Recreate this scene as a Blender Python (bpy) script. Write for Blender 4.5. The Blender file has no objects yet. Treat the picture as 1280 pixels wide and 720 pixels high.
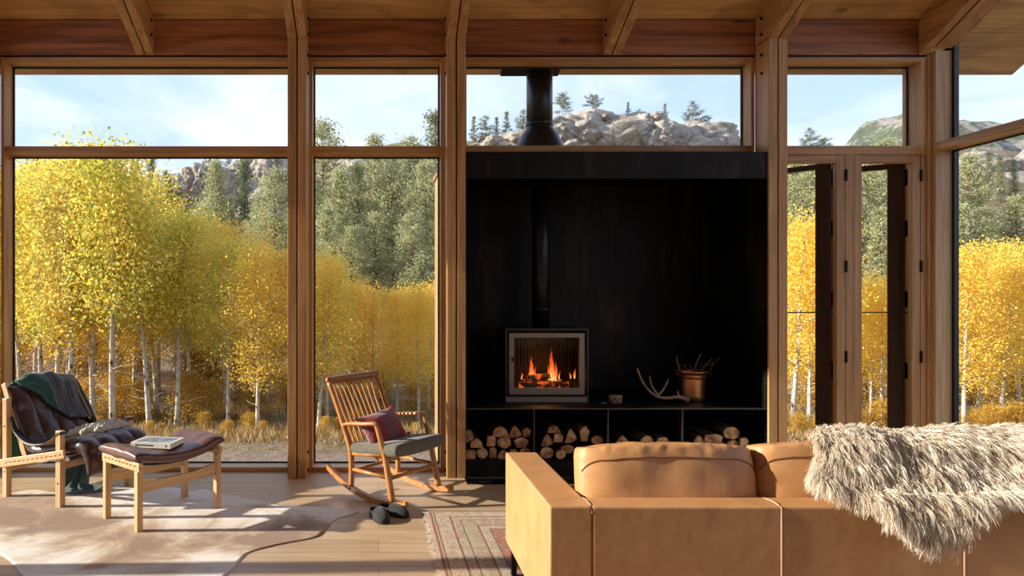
import bpy, bmesh, math, random
import numpy as np
from mathutils import Vector, Matrix, noise as mnoise
from mathutils.bvhtree import BVHTree

random.seed(7)
rng = np.random.default_rng(11)
C = bpy.context.scene.collection
SKY_STR, SUN_STR, SUN_AZ, SUN_EL, EXPO = 1.0, 7.2, 1.8, 20.0, 0.5
S = bpy.context.scene

# ---------------------------------------------------------------- frame maths
F, CX, CY, EYE = 820.0, 473.0, 370.0, 1.56
def PX(px, Y): return (px - CX) * Y / F
def PZ(py, Y): return EYE - (py - CY) * Y / F

# ---------------------------------------------------------------- object helpers
WM = {}
def thing(name, label, cat, loc=(0, 0, 0), rz=0.0, group=None):
    o = bpy.data.objects.new(name, None); C.objects.link(o)
    o.empty_display_size = .1
    o.location = loc; o.rotation_euler = (0, 0, rz)
    WM[o.name] = Matrix.Translation(loc) @ Matrix.Rotation(rz, 4, 'Z')
    o['label'] = label; o['category'] = cat
    if group: o['group'] = group
    return o
def tag(o, label, cat, group=None):
    o['label'] = label; o['category'] = cat
    if group: o['group'] = group
    return o
def structure(name, loc=(0, 0, 0)):
    o = bpy.data.objects.new(name, None); C.objects.link(o)
    o.location = loc; WM[o.name] = Matrix.Translation(loc)
    o['kind'] = 'structure'
    return o
def mesh_np(name, v, f):
    v = np.asarray(v, dtype=np.float32); f = np.asarray(f, dtype=np.int32)
    me = bpy.data.meshes.new(name)
    n, k = f.shape
    me.vertices.add(len(v)); me.vertices.foreach_set('co', v.ravel())
    me.loops.add(n * k); me.loops.foreach_set('vertex_index', f.ravel())
    me.polygons.add(n)
    me.polygons.foreach_set('loop_start', np.arange(0, n * k, k, dtype=np.int32))
    me.polygons.foreach_set('loop_total', np.full(n, k, dtype=np.int32))
    me.update(calc_edges=True)
    return me
def put(name, me, mat, parent=None, loc=(0, 0, 0), rot=(0, 0, 0), scale=(1, 1, 1)):
    o = bpy.data.objects.new(name, me); C.objects.link(o)
    if mat is not None and not me.materials: me.materials.append(mat)
    o.location = loc; o.rotation_euler = rot; o.scale = scale
    if parent is not None:
        o.parent = parent
        WM[o.name] = WM[parent.name] @ Matrix.Translation(loc)
    else:
        WM[o.name] = Matrix.Translation(loc)
    return o

class MB:
    def __init__(s): s.v = []; s.f = []
    def add(s, vs, fs):
        b = len(s.v); s.v += [tuple(p) for p in vs]; s.f += [tuple(i + b for i in q) for q in fs]; return s
    def box(s, x0, x1, y0, y1, z0, z1):
        vs = [(x, y, z) for z in (z0, z1) for y in (y0, y1) for x in (x0, x1)]
        return s.add(vs, [(0, 2, 3, 1), (4, 5, 7, 6), (0, 1, 5, 4), (2, 6, 7, 3), (0, 4, 6, 2), (1, 3, 7, 5)])
    def hexa(s, p):      # 8 points, bottom four then top four, each counter-clockwise from above
        return s.add(p, [(3, 2, 1, 0), (4, 5, 6, 7), (0, 1, 5, 4), (1, 2, 6, 5), (2, 3, 7, 6), (3, 0, 4, 7)])
    def bar(s, a, b, w, h, up=(0, 0, 1), w2=None, h2=None):
        a = Vector(a); b = Vector(b); d = (b - a).normalized(); u = Vector(up)
        side = d.cross(u).normalized(); u = side.cross(d).normalized()
        vs = []
        for p, ww, hh in ((a, w, h), (b, w2 or w, h2 or h)):
            for i, j in ((-1, -1), (1, -1), (1, 1), (-1, 1)):
                vs.append(p + side * (i * ww / 2) + u * (j * hh / 2))
        return s.add(vs, [(0, 3, 2, 1), (4, 5, 6, 7), (0, 1, 5, 4), (1, 2, 6, 5), (2, 3, 7, 6), (3, 0, 4, 7)])
    def tube(s, pts, rad, n=8, flat=1.0):
        pts = [Vector(p) for p in pts]
        if not isinstance(rad, (list, tuple)): rad = [rad] * len(pts)
        rings = []; ref = None
        for i, p in enumerate(pts):
            d = (pts[min(i + 1, len(pts) - 1)] - pts[max(i - 1, 0)]).normalized()
            if ref is None:
                ref = Vector((0, 0, 1)) if abs(d.z) < .9 else Vector((1, 0, 0))
            a = d.cross(ref)
            if a.length < 1e-4: a = d.cross(Vector((0, 1, 0)))
            a.normalize(); b = a.cross(d).normalized(); ref = b
            rings.append([p + (a * math.cos(t) + b * math.sin(t) * flat) * rad[i] for t in [2 * math.pi * k / n for k in range(n)]])
        vs = [q for r in rings for q in r]; fs = []
        for i in range(len(pts) - 1):
            for k in range(n):
                fs.append((i * n + k, i * n + (k + 1) % n, (i + 1) * n + (k + 1) % n, (i + 1) * n + k))
        fs.append(tuple(reversed(range(n)))); m = (len(pts) - 1) * n; fs.append(tuple(range(m, m + n)))
        return s.add(vs, fs)
    def lathe(s, prof, n=32, c=(0, 0, 0)):
        vs = []; fs = []
        for r, z in prof:
            for k in range(n):
                t = 2 * math.pi * k / n; vs.append((c[0] + r * math.cos(t), c[1] + r * math.sin(t), c[2] + z))
        for i in range(len(prof) - 1):
            for k in range(n):
                fs.append((i * n + k, i * n + (k + 1) % n, (i + 1) * n + (k + 1) % n, (i + 1) * n + k))
        fs.append(tuple(reversed(range(n)))); m = (len(prof) - 1) * n; fs.append(tuple(range(m, m + n)))
        return s.add(vs, fs)
    def prism(s, poly, d):      # poly: list of 3-D points, d: extrusion
        d = Vector(d); n = len(poly); P = [Vector(p) for p in poly]
        return s.add(P + [p + d for p in P], [tuple(reversed(range(n))), tuple(range(n, 2 * n))] +
                     [(k, (k + 1) % n, n + (k + 1) % n, n + k) for k in range(n)])
    def cyl(s, a, b, r, n=12): return s.tube([a, b], [r, r], n)
    def build(s, name, mat, parent=None, world=True, smooth=False, bevel=0, seg=2, sub=0, loc=None):
        me = bpy.data.meshes.new(name)
        v = s.v
        if parent is not None and world:
            M = WM[parent.name].inverted(); v = [M @ Vector(p) for p in v]
        if loc is not None:
            L = Vector(loc); v = [Vector(p) - L for p in v]
        me.from_pydata(v, [], s.f)
        bm = bmesh.new(); bm.from_mesh(me); bmesh.ops.recalc_face_normals(bm, faces=bm.faces); bm.to_mesh(me); bm.free()
        o = put(name, me, mat, parent, loc if loc is not None else (0, 0, 0))
        if bevel:
            m = o.modifiers.new('bevel', 'BEVEL'); m.width = bevel; m.segments = seg; m.limit_method = 'ANGLE'; m.angle_limit = .6
        if sub:
            m = o.modifiers.new('sub', 'SUBSURF'); m.levels = sub; m.render_levels = sub
        if smooth or bevel:
            for p in me.polygons: p.use_smooth = smooth
            if not smooth:
                pass
        return o

def resample(path, n):
    P = [Vector(p) for p in path]
    # Catmull-Rom
    out = []
    m = len(P) - 1
    for i in range(n):
        t = i / (n - 1) * m; k = min(int(t), m - 1); t -= k
        p0 = P[max(k - 1, 0)]; p1 = P[k]; p2 = P[k + 1]; p3 = P[min(k + 2, m)]
        out.append(.5 * ((2 * p1) + (p2 - p0) * t + (2 * p0 - 5 * p1 + 4 * p2 - p3) * t * t + (3 * p1 - p0 - 3 * p2 + p3) * t ** 3))
    return out
def pad(name, mat, parent, path, across, width, thick, ni=28, nj=24, edge=5.0, fn=None, wfn=None, smooth=True, power=.5, off=None, world=False):
    """closed cushion: centre line `path` (3-D), swept along the unit vector `across`, rounded towards its rim"""
    pts = resample(path, ni); ac = Vector(across).normalized()
    V = []; Fc = []
    N = []
    for i in range(ni):
        d = (pts[min(i + 1, ni - 1)] - pts[max(i - 1, 0)]).normalized(); N.append(ac.cross(d).normalized())
    for side in (1, -1):
        for i in range(ni):
            s = 2 * i / (ni - 1) - 1
            for j in range(nj):
                t = 2 * j / (nj - 1) - 1
                w = width * (wfn(s) if wfn else 1)
                pr = (max(0, 1 - abs(s) ** edge) * max(0, 1 - abs(t) ** edge)) ** power
                th = thick / 2 * pr
                if fn: th *= fn(s, t, side)
                p = pts[i] + ac * (t * w / 2) + N[i] * (side * th)
                if off: p = p + off(s, t, pts[i], N[i])
                V.append(p)
    for i in range(ni - 1):
        for j in range(nj - 1):
            a = i * nj + j; Fc.append((a, a + 1, a + nj + 1, a + nj))
            b = a + ni * nj; Fc.append((b, b + nj, b + nj + 1, b + 1))
    if world:
        Mi = WM[parent.name].inverted(); V = [Mi @ p for p in V]
    me = bpy.data.meshes.new(name); me.from_pydata(V, [], Fc)
    bm = bmesh.new(); bm.from_mesh(me); bmesh.ops.remove_doubles(bm, verts=bm.verts, dist=1e-5)
    bmesh.ops.recalc_face_normals(bm, faces=bm.faces); bm.to_mesh(me); bm.free()
    for p in me.polygons: p.use_smooth = smooth
    return put(name, me, mat, parent)
def rim(path, across, width, ni=20, nj=10, wfn=None):
    """closed loop of points round the rim of a pad"""
    pts = resample(path, ni); ac = Vector(across).normalized()
    def W(i): return width * (wfn(2 * i / (ni - 1) - 1) if wfn else 1) / 2
    a = [pts[i] - ac * W(i) for i in range(ni)]; b = [pts[ni - 1] + ac * W(ni - 1) * (2 * j / nj - 1) for j in range(1, nj)]
    c = [pts[i] + ac * W(i) for i in range(ni - 1, -1, -1)]; d = [pts[0] - ac * W(0) * (2 * j / nj - 1) for j in range(1, nj)]
    return a + b + c + d + [a[0], a[1]]

# ---------------------------------------------------------------- materials
def mk(name):
    m = bpy.data.materials.new(name); m.use_nodes = True
    nt = m.node_tree; b = nt.nodes['Principled BSDF']
    return m, nt, b
def N(nt, kind, **kw):
    n = nt.nodes.new('ShaderNode' + kind)
    for k, v in kw.items():
        if k in n.inputs: n.inputs[k].default_value = v
        else: setattr(n, k, v)
    return n
def ramp(nt, stops, interp='LINEAR'):
    r = nt.nodes.new('ShaderNodeValToRGB'); e = r.color_ramp.elements; r.color_ramp.interpolation = interp
    e[0].position = stops[0][0]; e[0].color = (*stops[0][1], 1)
    e[1].position = stops[-1][0]; e[1].color = (*stops[-1][1], 1)
    for p, c in stops[1:-1]:
        x = e.new(p); x.color = (*c, 1)
    return r
def mathn(nt, op, a, b=None, clamp=False):
    n = nt.nodes.new('ShaderNodeMath'); n.operation = op; n.use_clamp = clamp
    for i, q in enumerate((a, b)):
        if q is None: continue
        if isinstance(q, (int, float)): n.inputs[i].default_value = q
        else: nt.links.new(q, n.inputs[i])
    return n.outputs[0]
def mixc(nt, fac, a, b, blend='MIX'):
    n = nt.nodes.new('ShaderNodeMix'); n.data_type = 'RGBA'; n.blend_type = blend
    for i, q in ((0, fac), (6, a), (7, b)):
        if isinstance(q, (int, float)): n.inputs[i].default_value = q
        elif isinstance(q, tuple): n.inputs[i].default_value = (*q, 1)
        else: nt.links.new(q, n.inputs[i])
    return n.outputs[2]
def bump(nt, b, h, strength=.2, dist=.01):
    n = N(nt, 'Bump', Strength=strength, Distance=dist); nt.links.new(h, n.inputs['Height']); nt.links.new(n.outputs[0], b.inputs['Normal'])
def coords(nt, rand=True, scale=(1, 1, 1)):
    tc = N(nt, 'TexCoord'); v = tc.outputs['Object']
    if rand:
        oi = N(nt, 'ObjectInfo'); m = N(nt, 'VectorMath', operation='MULTIPLY_ADD')
        cb = N(nt, 'CombineXYZ')
        for k, q in enumerate((31.0, 17.0, 53.0)):
            nt.links.new(mathn(nt, 'MULTIPLY', oi.outputs['Random'], q), cb.inputs[k])
        a = N(nt, 'VectorMath', operation='ADD'); nt.links.new(v, a.inputs[0]); nt.links.new(cb.outputs[0], a.inputs[1]); v = a.outputs[0]
        nt.nodes.remove(m)
    mp = N(nt, 'Mapping'); mp.inputs['Scale'].default_value = scale; nt.links.new(v, mp.inputs['Vector'])
    return mp.outputs[0], v
def noise_t(nt, v, scale, detail=4, rough=.55, dist=0.0):
    n = N(nt, 'TexNoise', Scale=scale, Detail=detail, Roughness=rough, Distortion=dist); nt.links.new(v, n.inputs['Vector'])
    return n.outputs[0]
def wood(name, dark, mid, light, axis='Z', rough=.42, s=1.0, knots=0.0, contrast=1.0):
    m, nt, b = mk(name)
    sc = [9 * s] * 3; sc['XYZ'.index(axis)] = .55 * s
    v, raw = coords(nt, True, sc)
    g = noise_t(nt, v, 1.0, 6, .6, 1.3)
    r = ramp(nt, [(.30, dark), (.5, mid), (.72, light)]); nt.links.new(g, r.inputs[0])
    sc2 = [70 * s] * 3; sc2['XYZ'.index(axis)] = 1.6 * s
    mp2 = N(nt, 'Mapping'); mp2.inputs['Scale'].default_value = sc2; nt.links.new(raw, mp2.inputs['Vector'])
    f = noise_t(nt, mp2.outputs[0], 1.0, 3, .6, .3)
    fr = ramp(nt, [(.35, (.72, .70, .66)), (.62, (1.08, 1.08, 1.08))]); nt.links.new(f, fr.inputs[0])
    col = mixc(nt, .75 * contrast, r.outputs[0], fr.outputs[0], 'MULTIPLY')
    if knots:
        sk = [3.2] * 3; sk['XYZ'.index(axis)] = 1.5
        mp3 = N(nt, 'Mapping'); mp3.inputs['Scale'].default_value = sk; nt.links.new(raw, mp3.inputs['Vector'])
        wv = N(nt, 'TexVoronoi', Scale=1.0, Randomness=1.0); nt.links.new(mp3.outputs[0], wv.inputs['Vector'])
        kr = ramp(nt, [(.03, (1, 1, 1)), (.13, (0, 0, 0))]); nt.links.new(wv.outputs['Distance'], kr.inputs[0])
        col = mixc(nt, mathn(nt, 'MULTIPLY', kr.outputs[0], knots), col, tuple(q * .35 for q in dark))
        # cathedral rings round the knots
        w = N(nt, 'TexWave', wave_type='RINGS', Scale=.9, Distortion=14.0, Detail=2.0); nt.links.new(mp3.outputs[0], w.inputs['Vector'])
        w.inputs['Detail Scale'].default_value = .6
        wr = ramp(nt, [(.0, (.50, .42, .36)), (.45, (1.05, 1.05, 1.05))]); nt.links.new(w.outputs[0], wr.inputs[0])
        col = mixc(nt, .4, col, wr.outputs[0], 'MULTIPLY')
    nt.links.new(col, b.inputs['Base Color']); b.inputs['Roughness'].default_value = rough
    bump(nt, b, f, .12, .002)
    return m
def plain(name, col, rough=.5, metal=0.0, nscale=0, namt=.2, bumpy=0, bscale=60, spec=None, sheen=0):
    m, nt, b = mk(name)
    b.inputs['Base Color'].default_value = (*col, 1); b.inputs['Roughness'].default_value = rough; b.inputs['Metallic'].default_value = metal
    if spec is not None: b.inputs['Specular IOR Level'].default_value = spec
    if sheen: b.inputs['Sheen Weight'].default_value = sheen
    v, raw = coords(nt, False)
    if nscale:
        n = noise_t(nt, v, nscale, 5, .6)
        r = ramp(nt, [(.3, tuple(q * (1 - namt) for q in col)), (.7, tuple(min(1, q * (1 + namt)) for q in col))]); nt.links.new(n, r.inputs[0])
        nt.links.new(r.outputs[0], b.inputs['Base Color'])
    if bumpy:
        n2 = noise_t(nt, v, bscale, 4, .6); bump(nt, b, n2, bumpy, .004)
    return m
def emit(name, col, st):
    m = bpy.data.materials.new(name); m.use_nodes = True; nt = m.node_tree; nt.nodes.clear()
    e = N(nt, 'Emission', Strength=st); e.inputs[0].default_value = (*col, 1); o = N(nt, 'OutputMaterial'); nt.links.new(e.outputs[0], o.inputs[0]); return m

M = {}
FIR = ((.34, .165, .058), (.53, .285, .105), (.66, .39, .165))
M['fir_z'] = wood('fir_post', *FIR, 'Z', .42, 1, .0)
M['fir_x'] = wood('fir_frame_horizontal', (.31, .145, .05), (.49, .255, .092), (.62, .36, .145), 'X')
M['fir_y'] = wood('fir_rafter', *FIR, 'Y')
M['fir_beam'] = wood('glulam_beam', (.20, .062, .022), (.40, .155, .058), (.52, .23, .088), 'X', .45, .6, .9)
M['ceil'] = wood('ceiling_boards', (.46, .25, .085), (.66, .40, .15), (.76, .50, .22), 'X', .45, .6, .8)
M['sill'] = wood('pale_sill', (.50, .36, .22), (.62, .47, .31), (.70, .55, .38), 'X')
M['jamb'] = wood('corner_jamb', (.38, .23, .105), (.52, .34, .165), (.60, .42, .22), 'Z')
M['doorframe'] = wood('door_fir', (.29, .145, .05), (.44, .24, .088), (.54, .32, .13), 'Z')
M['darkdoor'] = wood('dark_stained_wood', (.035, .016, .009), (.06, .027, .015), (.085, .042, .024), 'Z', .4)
M['oak'] = wood('oak_chair_wood', (.50, .29, .12), (.64, .40, .19), (.74, .50, .27), 'Z', .4, 1.5)
M['oak_x'] = wood('oak_chair_wood_rail', (.46, .26, .10), (.60, .36, .165), (.70, .46, .23), 'X', .4, 1.5)
M['teak'] = wood('teak_chair_wood', (.32, .125, .035), (.46, .20, .06), (.56, .27, .09), 'Z', .35, 1.5)
M['teak_dark'] = wood('teak_dark_crest', (.20, .075, .022), (.29, .115, .035), (.36, .15, .05), 'Y', .35, 1.5)
M['cedar_out'] = wood('outside_siding', (.30, .17, .08), (.42, .26, .13), (.50, .33, .18), 'Z')
M['black'] = plain('black_metal', (.012, .012, .013), .4, .8)
M['gapblack'] = plain('gap_black', (.006, .006, .006), .7)
M['alum'] = plain('dark_aluminium', (.03, .035, .038), .4, .5)
def steel():
    m, nt, b = mk('blackened_steel')
    v, raw = coords(nt, False, (1.6, 1.6, .35))
    n = noise_t(nt, v, 2.2, 6, .65, .4)
    r = ramp(nt, [(.38, (.0025, .0025, .0025)), (.54, (.008, .006, .0045)), (.70, (.045, .028, .016))]); nt.links.new(n, r.inputs[0])
    nt.links.new(r.outputs[0], b.inputs['Base Color']); b.inputs['Metallic'].default_value = .3; b.inputs['Roughness'].default_value = .5; b.inputs['Specular IOR Level'].default_value = .3
    bump(nt, b, n, .05, .01)
    return m
M['steel'] = steel()
M['steel_edge'] = plain('steel_edge', (.10, .095, .085), .35, .8)
M['flue'] = plain('flue_black', (.016, .016, .017), .35, .5)
M['chimney'] = plain('outside_flue', (.045, .047, .052), .38, .7, 12, .25)
M['taupe'] = plain('stove_frame', (.25, .205, .16), .5, .2)
M['brickrib'] = plain('firebox_lining', (.010, .008, .007), .9)
def glass():
    m = bpy.data.materials.new('window_glass'); m.use_nodes = True; nt = m.node_tree; nt.nodes.clear()
    o = N(nt, 'OutputMaterial'); t = N(nt, 'BsdfTransparent'); t.inputs[0].default_value = (.975, .985, .98, 1)
    g = N(nt, 'BsdfGlossy', Roughness=0.0); lw = N(nt, 'LayerWeight', Blend=.5)
    f = mathn(nt, 'ADD', mathn(nt, 'MULTIPLY', mathn(nt, 'POWER', lw.outputs['Facing'], 5.0), .5), .010)
    mx = N(nt, 'MixShader'); nt.links.new(f, mx.inputs[0]); nt.links.new(t.outputs[0], mx.inputs[1]); nt.links.new(g.outputs[0], mx.inputs[2])
    nt.links.new(mx.outputs[0], o.inputs[0]); return m
M['glass'] = glass()
def floor_m():
    m, nt, b = mk('oak_plank_floor')
    v, raw = coords(nt, False)
    br = N(nt, 'TexBrick', offset=.37, offset_frequency=2); nt.links.new(v, br.inputs['Vector'])
    for k, q in (('Scale', 1.0), ('Mortar Size', .0016), ('Brick Width', 2.3), ('Row Height', .21), ('Mortar Smooth', .1)): br.inputs[k].default_value = q
    br.inputs['Color1'].default_value = (.52, .375, .235, 1); br.inputs['Color2'].default_value = (.44, .305, .18, 1); br.inputs['Mortar'].default_value = (.17, .11, .06, 1)
    mp = N(nt, 'Mapping'); mp.inputs['Scale'].default_value = (.8, 11, 1); nt.links.new(v, mp.inputs['Vector'])
    g = noise_t(nt, mp.outputs[0], 1.5, 6, .62, 1.0)
    r = ramp(nt, [(.3, (.72, .68, .62)), (.65, (1.1, 1.1, 1.1))]); nt.links.new(g, r.inputs[0])
    col = mixc(nt, .8, br.outputs[0], r.outputs[0], 'MULTIPLY')
    nt.links.new(col, b.inputs['Base Color']); b.inputs['Roughness'].default_value = .42
    bump(nt, b, br.outputs['Fac'], -.15, .003)
    return m
M['floor'] = floor_m()
def leather(name, c, dark, rough=.42, nsc=6, bs=220):
    m, nt, b = mk(name); v, raw = coords(nt, False)
    n = noise_t(nt, v, nsc, 5, .6, .4)
    r = ramp(nt, [(.3, dark), (.62, c)]); nt.links.new(n, r.inputs[0]); nt.links.new(r.outputs[0], b.inputs['Base Color'])
    b.inputs['Roughness'].default_value = rough
    vo = N(nt, 'TexVoronoi', Scale=bs); nt.links.new(v, vo.inputs['Vector'])
    big = noise_t(nt, v, 14, 3, .5, .5)
    h = mathn(nt, 'ADD', mathn(nt, 'MULTIPLY', vo.outputs['Distance'], .12), big)
    bump(nt, b, h, .22, .008)
    return m
M['tan'] = leather('tan_leather', (.53, .275, .115), (.44, .215, .085), .5)
M['tan_welt'] = plain('tan_leather_welt', (.46, .28, .165), .55)
M['brown'] = leather('brown_leather', (.062, .026, .019), (.035, .014, .011), .33, 9, 160)
M['ottoleather'] = leather('red_brown_leather', (.135, .055, .038), (.085, .032, .022), .33, 9, 160)
M['strap'] = leather('strap_leather', (.03, .028, .033), (.018, .017, .02), .35)
M['strapedge'] = plain('strap_edge', (.35, .26, .17), .6)
M['seatfabric'] = plain('grey_green_wool', (.115, .105, .078), .95, 0, 90, .35, .5, 300, sheen=.2)
M['copper'] = plain('copper', (.95, .42, .16), .38, 1.0, 14, .18, .15, 18)
M['copperdark'] = plain('copper_tarnish', (.30, .12, .055), .35, 1.0, 20, .3)
M['antler'] = plain('antler_bone', (.34, .22, .13), .6, 0, 20, .3, .4, 60)
M['stick'] = plain('stick_bark', (.13, .075, .045), .85, 0, 40, .4)
# ---------------------------------------------------------------- room shell
YP, YF, YG = 5.62, 5.83, 5.98            # post fronts, frame fronts, glass
XL, XR = -4.7, 4.89                      # left and right wall planes
YB = -4.2                                # back wall
SL = .52
def zc(Y): return 4.03 + SL * (YF - Y)   # underside of the ceiling
RIDGE = 1.0

fl = MB().box(XL - .2, XR + .2, YB - .2, YG + .05, -.25, 0).build('floor', M['floor']); fl['kind'] = 'structure'
# roof: boards inside, carried on outside as the eave
EY, EXR, EXL = 6.42, 6.2, -6.0
def slab(x0, x1, ya, za, yb, zb, t):
    return [(x0, ya, za), (x1, ya, za), (x1, yb, zb), (x0, yb, zb), (x0, ya, za + t), (x1, ya, za + t), (x1, yb, zb + t), (x0, yb, zb + t)]
ce = MB(); ce.hexa(slab(EXL, EXR, RIDGE, zc(RIDGE), EY, zc(EY), .05))
zb = zc(RIDGE) - .35 * (RIDGE - YB + .6)
ce.hexa([(EXL, YB - .6, zb), (EXR, YB - .6, zb), (EXR, RIDGE, zc(RIDGE)), (EXL, RIDGE, zc(RIDGE)), (EXL, YB - .6, zb + .05), (EXR, YB - .6, zb + .05), (EXR, RIDGE, zc(RIDGE) + .05), (EXL, RIDGE, zc(RIDGE) + .05)])
c = ce.build('ceiling', M['ceil']); c['kind'] = 'structure'
rf = MB(); rf.hexa(slab(EXL - .02, EXR + .02, RIDGE, zc(RIDGE) + .05, EY + .02, zc(EY) + .045, .22))
o = rf.build('roof_fascia', M['alum'], c); 

def post(n, xc, x_w=.160, gap=.012, rafter=True):
    root = structure('trim_%d' % n, (xc, YP, 0))
    for s in (-1, 1):
        a, b = sorted((xc + s * gap / 2, xc + s * x_w / 2))
        MB().box(a, b, YP, YF + .0, 0, 3.767 + .0).build('post_ply', M['fir_z'], root, bevel=.003)
        if rafter:
            y0 = -2.0 if False else RIDGE
            z0 = 3.767 + SL * (YP - y0)
            mb = MB(); zt0 = zc(y0) - .002; zt1 = zc(YF) - .002
            pts = [(a, y0, z0), (b, y0, z0), (b, YP, 3.767), (a, YP, 3.767)]
            # rafter ply: sloped underside up to the boards, squared on the post top
            poly = [(a, y0, z0), (a, YP, 3.769), (a, YF, 3.769), (a, YF, zt1), (a, y0, zt0)]
            mb.prism(poly, (b - a, 0, 0)); mb.build('rafter_ply', M['fir_y'], root, bevel=.003)
    k = MB().box(xc - gap / 2, xc + gap / 2, YP + .03, YF, 0, 3.9)
    k.build('gap_plate', M['gapblack'], root)
    for s in (-1, 1):
        for z in (.045, .20, 3.50, 3.66, 3.84, 3.98):
            x = xc + s * x_w / 2
            MB().cyl((x - s * .004, YP + .10, z), (x + s * .012, YP + .10, z), .013, 10).build('bolt', M['black'], root)
    return root
P0, P1, P2, P3 = -3.437, -.697, .668, 3.425
for n, xc in enumerate((P0, P1, P2, P3)): post(n + 1, xc)
def rafter(n, xc, w=.156, gap=.012):
    root = structure('trim_%d' % n, (xc, YF, 3.7))
    for s in (-1, 1):
        a, b = sorted((xc + s * gap / 2, xc + s * w / 2))
        y0 = RIDGE
        poly = [(a, y0, 3.70 + SL * (YF - y0)), (a, YF - .001, 3.70), (a, YF - .001, zc(YF) - .002), (a, y0, zc(y0) - .002)]
        MB().prism(poly, (b - a, 0, 0)).build('rafter_ply', M['fir_y'], root, bevel=.003)
        for z in (3.80, 3.93):
            x = xc + s * w / 2
            MB().cyl((x - s * .004, YF - .08, z + .05), (x + s * .012, YF - .08, z + .05), .013, 10).build('bolt', M['black'], root)
    poly = [(xc - gap / 2, RIDGE, 3.73 + SL * (YF - RIDGE)), (xc - gap / 2, YF - .002, 3.73), (xc - gap / 2, YF - .002, zc(YF) - .01), (xc - gap / 2, RIDGE, zc(RIDGE) - .01)]
    MB().prism(poly, (gap, 0, 0)).build('gap_plate', M['gapblack'], root)
rafter(5, -2.072); rafter(6, 2.075)
# right-hand verge rafter
root = structure('trim_7', (4.80, YF, 3.7))
poly = [(4.80, RIDGE, 3.70 + SL * (YF - RIDGE)), (4.80, YF, 3.70), (4.80, YF, zc(YF) - .002), (4.80, RIDGE, zc(RIDGE) - .002)]
MB().prism(poly, (.07, 0, 0)).build('rafter_ply', M['fir_y'], root, bevel=.003)
# the eaves beam
root = structure('trim_8', (0, YF, 3.7))
xs = [XL, P0 - .08, P1 - .08, P2 - .08, P3 - .08, 4.80]
for i in range(5):
    a = xs[i] if i == 0 else xs[i] + .16
    MB().box(a, xs[i + 1], YF, YF + .15, 3.703, 4.015).build('beam', M['fir_beam'], root, bevel=.004)
MB().box(XL, XR, YF + .02, YF + .16, 3.66, 4.06).build('shadow_gap', M['gapblack'], root)

# windows of the long wall: name, x0,x1 outer, inner x0,x1, z's
def frame(root, x0, x1, z0, z1, l, r, b, t, y0=YF, y1=YG + .03, mx='fir_x', mz='fir_z', names=('stile', 'rail')):
    if l: MB().box(x0, x0 + l, y0, y1, z0, z1).build(names[0], M[mz], root, bevel=.002)
    if r: MB().box(x1 - r, x1, y0, y1, z0, z1).build(names[0], M[mz], root, bevel=.002)
    if b: MB().box(x0 + l, x1 - r, y0, y1, z0, z0 + b).build(names[1], M[mx], root, bevel=.002)
    if t: MB().box(x0 + l, x1 - r, y0, y1, z1 - t, z1).build(names[1], M[mx], root, bevel=.002)
def pane(root, x0, x1, z0, z1):
    MB().box(x0, x1, YG, YG + .008, z0, z1).build('pane', M['glass'], root)
    e = MB(); w = .014
    e.box(x0, x0 + w, YG - .012, YG, z0, z1); e.box(x1 - w, x1, YG - .012, YG, z0, z1)
    e.box(x0 + w, x1 - w, YG - .012, YG, z0, z0 + w); e.box(x0 + w, x1 - w, YG - .012, YG, z1 - w, z1)
    e.build('gasket', M['alum'], root)
ZT, ZH = 3.684, 3.642
def window(n, x0, x1, l, r, low):
    root = structure('window_%d' % n, ((x0 + x1) / 2, YF, 0))
    frame(root, x0, x1, 0 if low else 2.843, ZT, l, r, 0, ZT - ZH)
    if low:
        MB().box(x0 + l, x1 - r, YF, YG + .03, 2.823, 2.892).build('transom', M['fir_x'], root, bevel=.002)
        MB().box(x0 + l, x1 - r, YF - .012, YG + .03, 0, .034).build('base_rail', M['fir_x'], root, bevel=.002)
        MB().box(x0 + l, x1 - r, YF - .004, YG + .03, .034, .040).build('sill', M['sill'], root)
        pane(root, x0 + l, x1 - r, .04, 2.823); pane(root, x0 + l, x1 - r, 2.892, ZH)
    else:
        MB().box(x0 + l, x1 - r, YF, YG + .03, 2.843, 2.897).build('transom', M['fir_x'], root, bevel=.002)
        pane(root, x0 + l, x1 - r, 2.897, ZH)
window(1, -3.356, -.777, .03, .03, True)
window(2, -.617, .589, .03, .034, True)
window(8, XL + .03, -3.52, .03, .03, True)
window(3, .748, 3.345, .036, .032, False)
# window 4 above the pair of doors
root = structure('window_4', (4.16, YF, 0))
frame(root, 3.505, 4.87, 2.818, ZT, .02, .05, 0, ZT - ZH)
MB().box(3.525, 4.82, YF, YG + .03, 2.818, 2.895).build('transom', M['fir_x'], root, bevel=.002)
pane(root, 3.525, 4.82, 2.895, ZH)
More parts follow.
